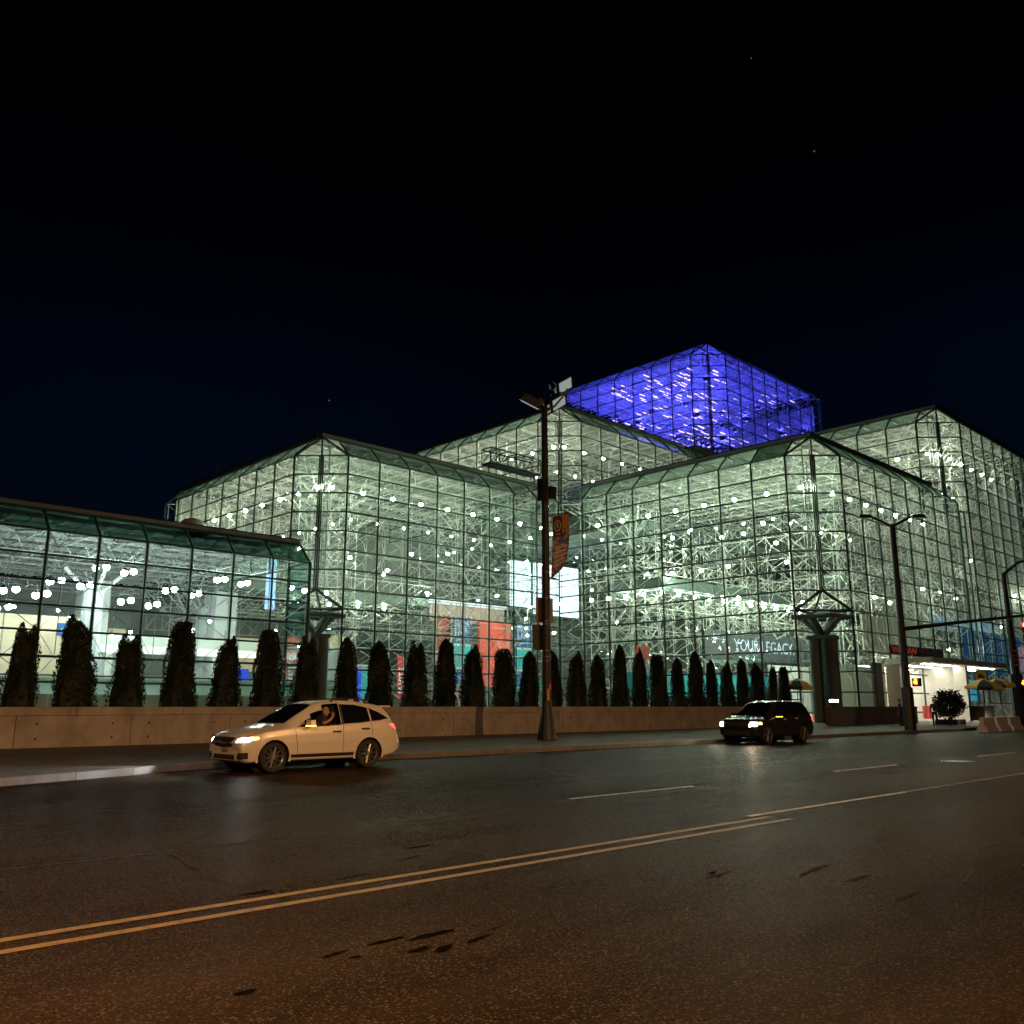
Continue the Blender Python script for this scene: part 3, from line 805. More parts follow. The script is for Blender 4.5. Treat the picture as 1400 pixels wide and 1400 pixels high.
# blue tower
lab, grp = 'blue uplight inside the topmost glass tower', 'blue lamps in the tower'
for i in range(9):
    for j in range(7):
        lamp(LMB, W(xT + .9 + i, yT + .9 + j * 1.2, zT - .6 - (1.3, 2.6, 3.7)[(i + 2 * j) % 3] * (1 if (i + j) % 4 else .2)), 'blue_lamp', lab, grp)
lab, grp = 'short added violet-white strip imitating lit lattice bars in the blue tower', 'added violet glow strips in the tower'
for i in range(170):
    a, b = rng.uniform(0.8, 8.4), rng.uniform(0.8, 6)
    if rng.random() < .5: a *= .4
    lamp(GLOWBAR, W(xT + a, yT + b, zT - rng.choice([1.55, 2.95, .2]) + .1 * rng.uniform(-1, 1)), 'violet_glow_strip', lab, grp)
#==INTERIOR==
# ------------------------------------------------------------------ signs, booths and screens inside
def panel_thing(name, label, cat, x0, x1, z0, z1, y, m, t=.2, parts=None):
    b = MB(); b.box(((x0 + x1) / 2, y, (z0 + z1) / 2), (x1 - x0, t, z1 - z0))
    o = b.build(name, m); tag(o, label, cat)
    return o
def add_text(s, size, x, y, z, m, parent, shear=0.0, rot=0.0, name='lettering', align='LEFT'):
    me = text_mesh(s, size, name, m, .012, align, shear)
    o = link(name, me, parent)
    o.matrix_local = Matrix.Translation((x, y, z)) @ Matrix.Rotation(rot, 4, 'Y') @ UPRIGHT
    return o
TXTW = glow('lettering_white', (1, 1, 1), .9)
SCREEN = glow('screen_white', (.80, .90, 1.0), 2.6)
scr = thing('video_screen', 'giant white luminous video wall behind the inner glass corner', 'screen', (70.3, 73, 12.4))
m = MB(); m.box((1.55, 0, 2.8), (3.1, .3, 5.4)); m.build('screen_panel', SCREEN, scr)
m = MB(); m.box((7.6, 0, 2.6), (7.6, .3, 6.0)); m.build('screen_panel', SCREEN, scr)
m = MB(); m.box((5.6, .4, -.6), (12, .5, .5)); m.box((5.6, .4, 6.1), (12, .5, .4)); m.build('screen_frame', DARKM, scr)
RED = mat('red_panel', (.78, .09, .07), .5); DRED = mat('dark_red_panel', (.30, .03, .03), .5)
BLUEB = mat('blue_banner', (.02, .12, .38), .5); TEAL = mat('teal_panel', (.03, .48, .60), .5); ROYAL = mat('royal_blue_panel', (.02, .06, .75), .5, emit=(.02, .08, 1), es=.35)
ROSE = mat('rose_grey_portal', (.42, .31, .30), .6)
pt = thing('hall_portal', 'rose-grey entrance portal framing the fair banners', 'portal', (59.5, 73.5, .3))
m = MB(); m.box((5.1, .3, 10.9), (10.4, .6, 1.9)); m.box((3.9, .3, 5), (2.0, .6, 9.9)); m.build('frame', ROSE, pt)
m = MB(); m.box((5.1, .2, 12.1), (10.6, 1.0, .35)); m.build('light_strip', glow('strip', (.95, 1, .98), 1.5), pt)
panel_thing('red_wall_panel', 'dark red panel left of the blue fair banner', 'panel', 59.2, 61.0, .5, 10.8, 72.6, DRED)
panel_thing('red_wall_panel', 'large bright red panel between the two blue fair banners', 'panel', 64.9, 69.6, 3.6, 10.6, 72.4, mat('bright_red_panel', (.85, .10, .08), .5))
def fair(x0, x1, label, side):
    o = thing('fair_banner', label, 'banner', (x0, 72, 3.7))
    w = x1 - x0
    b = MB(); b.box((w / 2, 0, 3.5), (w, .16, 7.0)); b.build('cloth', BLUEB, o)
    b = MB(); b.box((w / 2, -.1, 2.9), (w, .03, 2.2)); b.build('picture', TEAL, o)
    b = MB(); b.box((w / 2, -.1, 4.1), (w, .03, .22)); b.box((w / 2, -.1, 1.7), (w, .03, .22)); b.build('border', mat('pale_border', (.7, .72, .66), .6), o)
    for k, (s, z) in enumerate((('FINE ART', 6.45), ('PRINT', 5.7), ('FAIR', 4.95))):
        add_text(s, .95 if k else .42, .12, -.12, z, TXTW, o, 0, R(-14))
    b = MB(); b.rod((.3, -.12, 4.55), (w - .1, -.12, 4.95), .05); b.build('underline', TXTW, o)
fair(61.0, 63.3, 'blue PRINT FAIR banner right beside the dark red panel', 0)
fair(70.2, 72.5, 'blue PRINT FAIR banner under the white screen, right of the bright red panel', 1)
panel_thing('screen_reflection', 'narrow blue-white glowing strip imitating a screen reflection at the end of the low hall', 'screen', 35.9, 36.7, 9.2, 13.4, 66, glow('reflection_glow', (.45, .68, 1), 1.6))  # glowing strip stands in for the reflection of a screen
# vertical red hall banners
def vbanner(x0, x1, z0, z1, y, size, label):
    o = thing('hall_banner', label, 'banner', (x0, y, z0))
    w, h = x1 - x0, z1 - z0
    b = MB(); b.box((w / 2, 0, h / 2), (w, .1, h)); b.build('cloth', mat('banner_red', (.80, .07, .06), .5), o)
    me = text_mesh('JAVITS', size, 'lettering', TXTW, .012)
    t = link('lettering', me, o)
    t.matrix_local = Matrix.Translation((w * .8, -.07, .5)) @ Matrix.Rotation(R(-90), 4, 'Y') @ UPRIGHT
vbanner(41.3, 43.2, 1.2, 7.6, 72, 1.55, 'tall red JAVITS banner seen through the low hall glass')
vbanner(53.9, 54.8, 2.2, 6.4, 72, .9, 'small narrow red JAVITS banner between two trees near the inner column')
# cream kiosks and booths of the low hall
def booth(x0, x1, y, z1, label, parts):
    o = thing('exhibit_booth', label, 'booth', (x0, y, .34)); w = x1 - x0
    b = MB(); b.box((w / 2, 2, (z1 - .34) / 2), (w, 4, z1 - .34)); b.build('wall', CREAM, o)
    for nm, (a, c, d, e_), mm in parts:
        b = MB(); b.box(((a + c) / 2, -.05, (d + e_) / 2), (c - a, .12, e_ - d)); b.build(nm, mm, o)
    return o
GREYBLUE = mat('grey_blue_panel', (.10, .22, .30), .5)
bo = booth(14, 23.4, 70, 7.9, 'broad cream booth wall with a small OPEN sign at the left edge', [('sign', (7.6, 9.0, 6.2, 7.1), BLUEB)])
add_text('OPEN', .62, 7.75, -.14, 6.35, TXTW, bo)
booth(24.2, 28.0, 74, 7.6, 'cream booth with a royal blue counter between the second and third trees', [('counter', (.2, 2.4, 2.2, 4.7), ROYAL), ('door', (2.4, 3.5, 3.0, 5.6), PALEW)])
booth(36.2, 41.6, 75, 7.5, 'cream booth with teal and blue boards behind the fifth and sixth trees', [('board', (1.2, 2.2, 2.9, 4.4), TEAL), ('board', (2.2, 3.3, 2.9, 4.4), ROYAL), ('board', (3.4, 5.0, 2.7, 4.2), GREYBLUE)])
booth(44.6, 48.6, 73, 8.0, 'tall tan booth behind the round column at the low hall end', [])
booth(49.0, 51.4, 72.5, 5.4, 'low booth with bright blue and teal boards right of the seventh tree', [('board', (.0, .9, 1.6, 4.9), ROYAL), ('board', (.9, 2.2, 1.9, 4.9), TEAL)])
o = thing('light_bridge', 'long white illuminated fascia crossing the low hall', 'fascia', (23.5, 71, 5.8))
m = MB(); m.box((7.2, 0, 0), (14.4, .6, .55)); m.build('lit_face', glow('fascia_glow', (1, .98, .9), 1.6), o)
m = MB(); m.box((7.2, .1, .75), (14.4, .7, .9)); m.build('top_panel', PALEW, o)
for q in (2.2, 7.1, 11.8):
    m = MB(); m.box((q, 0, -2.9), (.5, .5, 5.2)); m.build('post', PALEW, o)
o = thing('parapet', 'pale low parapet wall along the inside of the low hall glass', 'parapet', (-15, 60.6, .34))
for i in range(17):
    m = MB(); m.box((1.52 + i * 3.05, 0, .95), (3.0, .2, 1.9)); m.build('panel', PALEW, o)
o = thing('escalator', 'pale glass-sided escalator rising behind the low hall parapet', 'escalator', (14, 66, .34))
m = MB(); m.box((15, 0, 1.6), (30, 1.2, 3.0)); m.build('side_panel', mat('seafoam_panel', (.45, .62, .55), .4), o)
m = MB(); m.rod((0, -.7, 3.2), (30, -.7, 3.2), .06); m.build('handrail', BLACK, o)
# entrance pavilion interior
o = thing('hanging_sign', 'long dark grey YOUR LEGACY. sign hanging above the entrance hall', 'sign', (68.3, 46, 5.7))
m = MB(); m.box((9.6, 0, 1.3), (19.4, .3, 2.6)); m.build('board', mat('slate_board', (.055, .07, .085), .5), o)
add_text('YOUR LEGACY.', 1.6, 4.6, -.18, .85, glow('sign_letters', (.85, .95, 1), 1.0), o)
add_text('BUILD', .8, 1.2, -.18, 1.7, glow('sign_letters', (.85, .95, 1), 1.0), o)
m = MB()
for q in (2, 10, 18): m.rod((q, 0, 2.6), (q, 0, 9), .04)
m.build('cable', DARKM, o)
panel_thing('red_sign', 'small red sign above the trees right of the tall lamp post', 'sign', 59.1, 60.9, 5.3, 6.4, 46.5, RED)
panel_thing('teal_counter', 'long teal registration counter behind the trees of the entrance pavilion', 'counter', 60.5, 82, 2.4, 4.3, 48, TEAL, 1.2)
panel_thing('poster_wall', 'wide pale poster wall above the entrance canopy', 'poster', 76.5, 88.0, 6.3, 9.4, 35.2, mat('poster_pale', (.62, .66, .56), .6, 0, .3, .7))
panel_thing('white_booth_wall', 'white booth wall beside the round corner column', 'booth', 76.5, 84.5, .5, 5.3, 44.5, mat('booth_white', (.6, .64, .68), .5))
panel_thing('blue_screen', 'row of glowing blue-white strip screens high in the right pavilion', 'screen', 93, 112, 9.3, 10.6, 35.6, glow('strip_blue', (.35, .62, .8), .55))
panel_thing('blue_window_sign', 'glowing cyan window sign under the right end of the canopy', 'sign', 88.4, 91.6, 2.0, 3.9, 31.5, glow('cyan_sign', (.05, .55, .9), .8))
panel_thing('pink_poster', 'backlit pink and white poster wall at the far right street edge', 'poster', 103, 110, 1.5, 7.5, 30.0, mat('poster_pink', (.75, .30, .42), .5, 0, .35, .5, emit=(1, .4, .55), es=.25))
panel_thing('blue_video_wall', 'dim blue video wall behind the right pavilion glass', 'screen', 94, 112, 4.6, 9.0, 33.0, glow('dim_blue', (.02, .10, .20), .55))

# entrance canopy
CANW = mat('canopy_panel', (.62, .66, .63), .5)
cn = thing('entrance_canopy', 'white entrance canopy with brightly lit soffit over the doors', 'canopy', (71.2, 27.4, 0))
m = MB(); m.box((8.2, 0.0, 4.97), (16.4, .12, .34)); m.box((0.0, 1.75, 4.97), (.12, 3.38, .34)); m.box((16.4, 1.75, 4.97), (.12, 3.38, .34)); m.box((8.2, 1.75, 5.16), (16.5, 3.6, .06)); m.build('fascia', CANW, cn)
SOF = lambda y: 4.80 - .058 * y
m = MB(); m.poly([(.06, .06, SOF(0)), (16.3, .06, SOF(0)), (16.3, 3.4, SOF(3.4)), (7.8, 3.4, SOF(3.4)), (.06, 3.4, SOF(3.4))]); m.build('soffit', mat('soffit_white', (.8, .8, .74), .5), cn)
for i in range(5):
    for y in (1.0, 2.5):
        m = MB(); m.box((1.8 + i * 3.2, y, SOF(y) - .03), (2.6, .22, .03)); m.build('light_panel', glow('soffit_light', (1, .95, .78), 32), cn)
PIERW = mat('pier_white', (.60, .59, .53), .5)
m = MB(); m.box((-.25, 2.9, 2.5), (.6, 1.1, 4.5)); m.build('pier', PIERW, cn)
m = MB(); m.box((7.6, .8, 2.5), (.5, 1.0, 4.5)); m.build('pier', PIERW, cn)
m = MB(); m.poly([(-.2, 3.4, SOF(3.4)), (7.8, 3.4, SOF(3.4)), (7.8, 10, SOF(10)), (-.2, 10, SOF(10))]); m.build('soffit', mat('soffit_white', (.8, .8, .74), .5), cn)
m = MB(); m.box((7.7, 5.6, 2.55), (.2, 8.4, 4.5)); m.build('recess_wall', PIERW, cn)
m = MB(); m.box((-.2, 6.9, 2.55), (.2, 6.4, 4.5)); m.build('recess_wall', PIERW, cn)
for i in range(3):
    for y in (4.6, 6.6, 8.6):
        m = MB(); m.box((1.4 + i * 2.4, y, SOF(y) - .03), (1.9, .3, .03)); m.build('light_panel', glow('soffit_light', (1, .95, .78), 32), cn)
m = MB(); m.box((-1.9, 3.6, 2.55), (1.5, .25, 4.5)); m.build('side_wall', GREY, cn)
m = MB(); m.box((6.3, 3.62, 6.0), (11, .12, .75)); m.build('sign_band', mat('rust_band', (.22, .05, .03), .5), cn)
m = MB()
for i in range(14): m.rod((1.2 + i * .34, 3.52, 6.25 - (i % 2) * .5), (1.54 + i * .34, 3.52, 5.75 + (i % 2) * .5), .04)
m.build('zigzag', glow('rust_glow', (1, .16, .05), .16), cn)
# doors below the canopy
dr = thing('entrance_doors', 'row of glass entrance doors with beige blinds under the canopy', 'doors', (71.4, 36.6, .3))
for i in range(10):
    m = MB(); m.box((.45 + i * .72, 0, 1.35), (.62, .05, 2.5)); m.build('door_leaf', mat('beige_blind', (.36, .34, .26), .6), dr)
    m = MB(); m.box((.45 + i * .72 + .22, -.06, 1.2), (.04, .04, .5)); m.build('handle', CHROME, dr)
m = MB(); m.box((3.4, 0, 2.72), (7.2, .2, .22)); m.build('head_rail', DARKM, dr)
m = MB(); m.box((3.4, .2, 3.75), (7.2, .1, 1.8)); m.build('transom_wall', mat('transom_cream', (.42, .40, .31), .6), dr)
for k, (x0, x1) in enumerate(((75.6, 76.15), (76.5, 77.05))):
    panel_thing('red_display', ['left one of two small red display stands by the doors', 'right one of two small red display stands by the doors, beside the shrub'][k], 'display', x0, x1, .5, 1.55, 30.2, RED, .15)

# maintenance gantries and roof dome
def gantry(p, L_, ang, label, h=1.5, d=1.3):
    o = thing('maintenance_gantry', label, 'gantry', p, ang)
    m = MB(); n = max(3, round(L_ / 1.2)); st = L_ / n
    for yy in (0, d):
        for zz in (0, h): m.rod((0, yy, zz), (L_, yy, zz), .07)
        for i in range(n + 1): m.rod((i * st, yy, 0), (i * st, yy, h), .05)
        for i in range(n): m.rod((i * st, yy, 0), ((i + 1) * st, yy, h), .05)
    for i in range(n + 1): m.rod((i * st, 0, 0), (i * st, d, 0), .05); m.rod((i * st, 0, h), (i * st, d, h), .05)
    m.build('truss', DARKM, o)
    m = MB(); m.box((L_ / 2, d / 2, -.1), (L_, d, .12)); m.build('deck', DARKM, o)
    m = MB()
    for q in (.3, L_ - .3): m.rod((q, d / 2, -.1), (q, d / 2, -.1 - .7), .08)
    m.build('foot', DARKM, o)
gantry((54.0, 58.7, 23.6), 6.6, 0, 'black lattice maintenance gantry on the roof left of the inner corner', 1.4)
gantry((88.5, 38.0, 24.2), 5.0, 0, 'black lattice maintenance gantry on the entrance pavilion roof', 1.5)
gantry((62.5, 60.5, 32.0), 7.0, R(35), 'dark maintenance gantry on the upper roof behind the tall lamp head', 1.6)
gantry((84.5, 56.9, 31.1), 9.0, 0, 'dark gantry at the foot of the blue tower', 1.3)
o = thing('roof_dome', 'small pale dome on the low hall roof below the corner pavilion', 'dome', (27.3, 61.5, 13.65))
m = MB()
pr = [(1.15 * math.cos(R(a)), 1.15 * math.sin(R(a))) for a in (0, 20, 40, 60, 80, 90)]
m.tube([(0, 0, z) for r_, z in pr], [max(r_, .01) for r_, z in pr], 16); m.build('shell', PALEW, o, smooth=True)
m = MB(); m.tube([(0, 0, -.5), (0, 0, .05)], 1.2, 16); m.build('base_ring', DARKM, o)
# lightning rods on the roof edges
RODS = ['the peak of the blue tower', 'the left roof edge of the blue tower near its peak', 'the left roof edge of the blue tower far from its peak', 'the right roof edge of the blue tower, nearest its peak', 'the right roof edge of the blue tower, midway',
        'the far right roof end of the blue tower', 'the peak of the left corner pavilion', 'the far roof end of the left corner pavilion', 'the peak of the right pavilion']
for k, (x, y, z) in enumerate(((xT + .5, yT + .5, zT + .5), (xT + .5, yT + 3.5, zT + .5), (xT + .5, yT + 6, zT + .5), (xT + 4, yT + .5, zT + .5), (xT + 6.5, yT + .5, zT + .5), (xT + 8.5, yT + .5, zT + .5), (xA + .5, yA + .8, zA + .5), (xA + .5, yA + 6.5, zA + .5), (xD + .5, yD + .5, zD + .5))):
    m = MB(); m.rod((0, 0, 0), (0, 0, 1.5), .035, .01); m.box((0, 0, .05), (.2, .2, .1))
    tag(m.build('lightning_rod', DARKM, None, tuple(W(x, y, z) + np.array((0, 0, .35)))), 'thin lightning rod on ' + RODS[k], 'rod', 'lightning rods on the roof edges')
#==TREES==
# ------------------------------------------------------------------ columnar evergreens in the planter
def leaf_mat():
    m, n, l, p = nodes_of('evergreen_foliage')
    co = n.new('ShaderNodeTexCoord'); nz = n.new('ShaderNodeTexNoise'); nz.inputs['Scale'].default_value = 2.5
    l.new(co.outputs['Object'], nz.inputs['Vector'])
    c = n.new('ShaderNodeValToRGB'); l.new(nz.outputs['Fac'], c.inputs[0])
    c.color_ramp.elements[0].position = .35; c.color_ramp.elements[0].color = (.003, .008, .002, 1)
    c.color_ramp.elements[1].position = .7; c.color_ramp.elements[1].color = (.009, .021, .005, 1)
    l.new(c.outputs[0], p.inputs['Base Color']); p.inputs['Roughness'].default_value = .6
    p.inputs['Specular IOR Level'].default_value = .3
    return m
LEAF = leaf_mat(); BARK = mat('bark', (.06, .045, .03), .9, 0, .3, 8)
def crown_mesh(w, h, tips, flat, seed, n=6500):
    """small scale-leaf sprays hugging a tapering column; tips = [(x offset, height, share of width)]"""
    r = np.random.default_rng(seed)
    v, f = [], []
    # dark inner body keeps the column opaque
    def radius(t): return (w / 2) * (1 - (.40 if flat else .52) * t ** 1.3) * (1.0 if t < .86 else max(.05, 1 - ((t - .86) / .14) ** 1.6 * (.45 if flat else .95)))
    bumps = r.uniform(0, 6.28, 6)
    def wob(a, z): return 1 + .10 * math.sin(3 * a + bumps[0] + z * 2.3) + .08 * math.sin(5 * a + bumps[1] - z * 4.1) + .07 * math.sin(2 * a + bumps[2] + z * 6.3)
    stems = [(0, h * (min(t[1] for t in tips)), w)] if len(tips) > 1 else []
    if len(tips) == 1: stems = [(tips[0][0], h, w)]
    else:
        stems = [(tx * w, h * th, w * sh) for tx, th, sh in tips]
    vols = []
    for (sx, sh, sw) in stems:
        for k in range(12):
            pass
    tot = sum(s[1] * s[2] for s in stems)
    for (sx, sh, sw) in stems:
        cnt = int(n * sh * sw / tot)
        # opaque core
        rings, i0 = 14, len(v)
        for k in range(rings):
            t = k / (rings - 1); rr = radius(t) * sw / w * .86
            for a in range(10):
                an = 2 * math.pi * a / 10; q = rr * wob(an, t * h)
                v.append((sx * (.35 + .65 * t) + q * math.cos(an), q * math.sin(an), t * sh * .975))
        for k in range(rings - 1):
            for a in range(10):
                f.append((i0 + k * 10 + a, i0 + k * 10 + (a + 1) % 10, i0 + k * 10 + 10 + (a + 1) % 10, i0 + k * 10 + 10 + a))
        for _ in range(cnt):
            t = r.random() ** .9; an = r.uniform(0, 6.283)
            rr = radius(t) * sw / w * wob(an, t * h) * r.uniform(.86, 1.05)
            c = np.array((sx * (.35 + .65 * t) + rr * math.cos(an), rr * math.sin(an), t * sh + r.uniform(-.02, .05)))
            L_ = r.uniform(.035, .085); wd = L_ * r.uniform(.35, .6)
            d = np.array((math.cos(an) * .55, math.sin(an) * .55, 1.0)) + r.normal(0, .28, 3); d /= np.linalg.norm(d)
            s_ = np.cross(d, r.normal(0, 1, 3)); s_ /= np.linalg.norm(s_)
            i = len(v)
            v += [tuple(c - s_ * wd / 2), tuple(c + s_ * wd / 2), tuple(c + d * L_)]
            f.append((i, i + 1, i + 2))
    me = bpy.data.meshes.new('crown'); me.from_pydata(v, [], f); me.materials.append(LEAF); me.update()
    return me
TIPS = {'point': [(0, 1, 1)], 'fork': [(0, .90, 1.0), (-.17, 1.0, .50), (.17, .985, .48)], 'flat': [(0, 1, 1)], 'uneven': [(0, .93, 1.0), (.15, 1.0, .52)], 'lean': [(0, .93, 1.0), (-.15, 1.0, .55)]}
CROWN = {}
for k, (nm, tp) in enumerate(TIPS.items()):
    for q in range(2): CROWN[nm, q] = crown_mesh(1.0, 2.0, tp, nm == 'flat', 11 + k * 3 + q)
tm = MB(); tm.tube([(0, 0, -.1), (0.01, 0, .5), (0, .01, 1.5)], [.07, .06, .03], 8); TRUNK = tm.mesh('trunk', BARK)
ORD = 'first second third fourth fifth sixth seventh eighth ninth tenth eleventh twelfth thirteenth fourteenth fifteenth sixteenth seventeenth eighteenth nineteenth twentieth twenty-first twenty-second twenty-third twenty-fourth twenty-fifth twenty-sixth twenty-seventh twenty-eighth'.split()
trees = [(8.52, 2.44, 1.06, 'fork'), (10.16, 2.78, 1.3, 'lean'), (11.81, 2.28, 1.2, 'fork'), (13.55, 2.80, 1.17, 'flat'), (15.23, 2.41, 1.11, 'uneven'), (16.87, 2.69, 1.12, 'flat'), (18.5, 2.55, 1.13, 'fork'), (20.42, 2.6, .97, 'point'), (22.0, 2.53, 1.18, 'point'), (23.85, 2.61, 1.22, 'fork'), (25.49, 2.82, 1.10, 'point'), (27.14, 2.61, 1.19, 'uneven'), (29.04, 2.52, 1.13, 'flat'), (30.61, 2.48, 1.02, 'point'), (32.3, 2.59, .95, 'point'), (34.08, 2.62, 1.11, 'uneven'), (35.7, 2.5, .95, 'point'), (37.46, 3.07, .94, 'point'), (39.19, 2.95, 1.0, 'uneven'), (40.88, 2.7, 1.02, 'flat'), (42.65, 2.6, .92, 'point'), (44.43, 3.0, 1.03, 'point'), (46.0, 2.59, .83, 'point'), (47.71, 2.56, 1.03, 'uneven'), (49.42, 2.79, .87, 'point'), (51.11, 2.62, 1.17, 'lean'), (52.97, 2.49, .91, 'fork'), (54.4, 2.45, .87, 'flat')]
SHAPE = {'fork': 'with a forked top', 'lean': 'with its left tip taller', 'flat': 'with a blunt top', 'uneven': 'with its right tip taller', 'point': 'with a single pointed tip'}
for i, (x, ht, w, sh) in enumerate(trees):
    t = thing('columnar_evergreen', 'dark columnar evergreen %s, %s from the left in the planter row' % (SHAPE[sh], ORD[i]), 'tree', (x, 30.6, 1.27), 0, 'columnar evergreens in the planter')
    H = ht + EYE - 1.27
    t.rotation_euler.x = random.uniform(-.025, .025); t.rotation_euler.y = random.uniform(-.03, .03)
    c = link('crown', CROWN[sh, i % 2], t, (0, 0, .02)); c.scale = (w * 1.02, w * .95, H / 2.0)
    if sh in ('point', 'flat'): c.rotation_euler.z = i * 1.3
    tr = link('trunk', TRUNK, t); tr.scale = (1, 1, H / 2.6)
#==STREET==
# ------------------------------------------------------------------ street lamps, signals, signs
POLE = mat('grey_pole_paint', (.028, .033, .037), .4, .4, .2, 2)
PLATE = mat('brown_sign_back', (.22, .15, .13), .5, .2, .15, 3)
HEADL = glow('lamp_lens', (.85, 1, .92), .30)
lp = thing('street_lamp', 'tall grey street lamp with banner and three flood heads behind the white car', 'street lamp', (26.05, 25, .2))
m = MB(); m.tube([(0, 0, 0), (0, 0, .06), (0, 0, 1.2), (0, 0, 1.5)], [.42, .40, .21, .20], 16); m.build('base', POLE, lp, smooth=False)
m = MB(); m.tube([(0, 0, 1.45), (0, 0, 7.5), (0, 0, 13.7)], [.19, .165, .13], 14); m.build('pole', POLE, lp, smooth=False)
for z in (3.45, 3.05, 3.2, 4.5, 4.62, 5.55, 6.6, 9.2, 9.35, 9.75, 9.9):
    m = MB(); rr = .19 - .06 * (z - 1.45) / 12.2 + .012; m.tube([(0, 0, z), (0, 0, z + .05)], rr, 14); m.build('steel_band', SILVER, lp)
def head(parent, p, d, tilt, roll):
    m = MB(); L_, w, h = .95, .62, .34
    m.box((L_ / 2, 0, 0), (L_, w, h), 0, 0, .78)
    hd = m.build('lamp_head', DARKM, parent)
    hd.matrix_local = Matrix.Translation(p) @ Matrix.Rotation(d, 4, 'Z') @ Matrix.Rotation(-tilt, 4, 'Y') @ Matrix.Rotation(roll, 4, 'X')
    q = MB(); q.box((L_ / 2 + .02, 0, -h / 2 - .012), (L_ * .72, w * .78, .02)); q.build('lens', HEADL, hd)
    q = MB(); q.box((.1, 0, h / 2 + .06), (.25, .22, .14)); q.build('ballast', DARKM, hd)
head(lp, (.10, -.1, 13.75), R(-20), R(34), R(-48)); head(lp, (.35, -.25, 14.55), R(-20), R(34), R(-48)); head(lp, (-.1, .1, 13.75), R(150), R(24), R(-20))
m = MB(); m.tube([(0, 0, 13.5), (.3, -.28, 13.75), (.75, -.7, 14.5)], .07, 8); m.build('arm', DARKM, lp)
m = MB(); m.box((-.22, -.05, 10.05), (.26, .3, .9)); m.build('control_box', DARKM, lp)
m = MB(); m.box((.3, -.05, 10.0), (.36, .3, .5)); m.build('control_box', DARKM, lp)
# sign plates seen from the back
for (a, b, z0, z1, rz, mm) in ((-.26, .58, 4.62, 5.62, -10, PLATE), (-.62, .30, 3.5, 4.5, 12, mat('olive_sign_back', (.11, .10, .07), .45, .3, .2, 3)), (-.1, .40, 3.55, 4.45, 30, PLATE)):
    m = MB(); m.box(((a + b) / 2, .24, (z0 + z1) / 2), (b - a, .03, z1 - z0), R(rz)); m.build('sign_plate', mm, lp)
m = MB(); m.box((-.12, -.20, 1.75), (.14, .02, .45)); m.build('sticker', mat('sticker_pink', (.55, .22, .18), .6, 0, .5, 14), lp)
m = MB(); m.box((-.03, -.215, 2.05), (.12, .02, .25)); m.build('sticker', mat('sticker_red', (.5, .10, .07), .6, 0, .5, 14), lp)
# banner curling off the pole
bn = thing('pole_banner', 'curled event banner with photo print hanging on the tall street lamp', 'banner', (26.05, 25, .2))
def banner_mat():
    m, n, l, p = nodes_of('banner_print')
    co = n.new('ShaderNodeTexCoord'); nz = n.new('ShaderNodeTexNoise'); nz.inputs['Scale'].default_value = 7; nz.inputs['Detail'].default_value = 4
    l.new(co.outputs['Object'], nz.inputs['Vector'])
    c = n.new('ShaderNodeValToRGB'); l.new(nz.outputs['Fac'], c.inputs[0])
    c.color_ramp.elements[0].position = .35; c.color_ramp.elements[0].color = (.03, .022, .025, 1)
    c.color_ramp.elements[1].position = .72; c.color_ramp.elements[1].color = (.42, .38, .36, 1)
    e = c.color_ramp.elements.new(.5); e.color = (.16, .11, .10, 1)
    l.new(c.outputs[0], p.inputs['Base Color']); p.inputs['Roughness'].default_value = .7
    return m
def bsurf(s, t):
    """s across 0..1, t down 0..1: free lower corner is blown back to the pole"""
    w = .98 - .62 * t ** 2.6
    x = .34 + w * s - .12 * t ** 2
    y = -.10 - .18 * math.sin(s * 2.2) * t - .25 * s * t ** 2
    z = 9.0 + .26 * s - 2.62 * t + (.30 * t ** 2) * s
    return (x, y, z)
def bpatch(s0, s1, t0, t1, ns, nt, off=0.0):
    m = MB()
    for i in range(ns):
        for j in range(nt):
            q = [bsurf(s0 + (s1 - s0) * (i + a) / ns, t0 + (t1 - t0) * (j + b) / nt) for a, b in ((0, 0), (0, 1), (1, 1), (1, 0))]
            m.poly([(x, y - off, z) for x, y, z in q])
    return m
m = bpatch(0, 1, 0, 1, 10, 24); b2 = bpatch(0, 1, 0, 1, 10, 24, -.012)
m.v += b2.v; m.f += [tuple(k + len(m.v) - len(b2.v) for k in reversed(f)) for f in b2.f]; m.mi += b2.mi
m.build('cloth', banner_mat(), bn, smooth=True)
bpatch(.0, .56, .02, .36, 4, 6, .006).build('dark_print', mat('plum_print', (.05, .02, .035), .6), bn)
bpatch(.57, 1, .0, .22, 3, 4, .006).build('ochre_print', mat('ochre_print', (.26, .15, .03), .6, 0, .3, 9), bn)
bpatch(.35, .95, .42, .49, 4, 2, .006).build('blue_print', mat('blue_print', (.03, .10, .30), .6), bn)
m = MB()
for k in range(16):
    a0, a1 = 2 * math.pi * k / 16, 2 * math.pi * (k + 1) / 16
    p0, p1 = bsurf(.28 + .17 * math.cos(a0), .17 + .085 * math.sin(a0)), bsurf(.28 + .17 * math.cos(a1), .17 + .085 * math.sin(a1))
    m.rod((p0[0], p0[1] - .015, p0[2]), (p1[0], p1[1] - .015, p1[2]), .012)
for a, b in (((.28, .12), (.28, .21)), ((.22, .15), (.34, .19)), ((.2, .31), (.4, .31))):
    p0, p1 = bsurf(*a), bsurf(*b); m.rod((p0[0], p0[1] - .015, p0[2]), (p1[0], p1[1] - .015, p1[2]), .014)
m.build('emblem', mat('emblem_white', (.6, .55, .55), .6), bn)
m = MB()
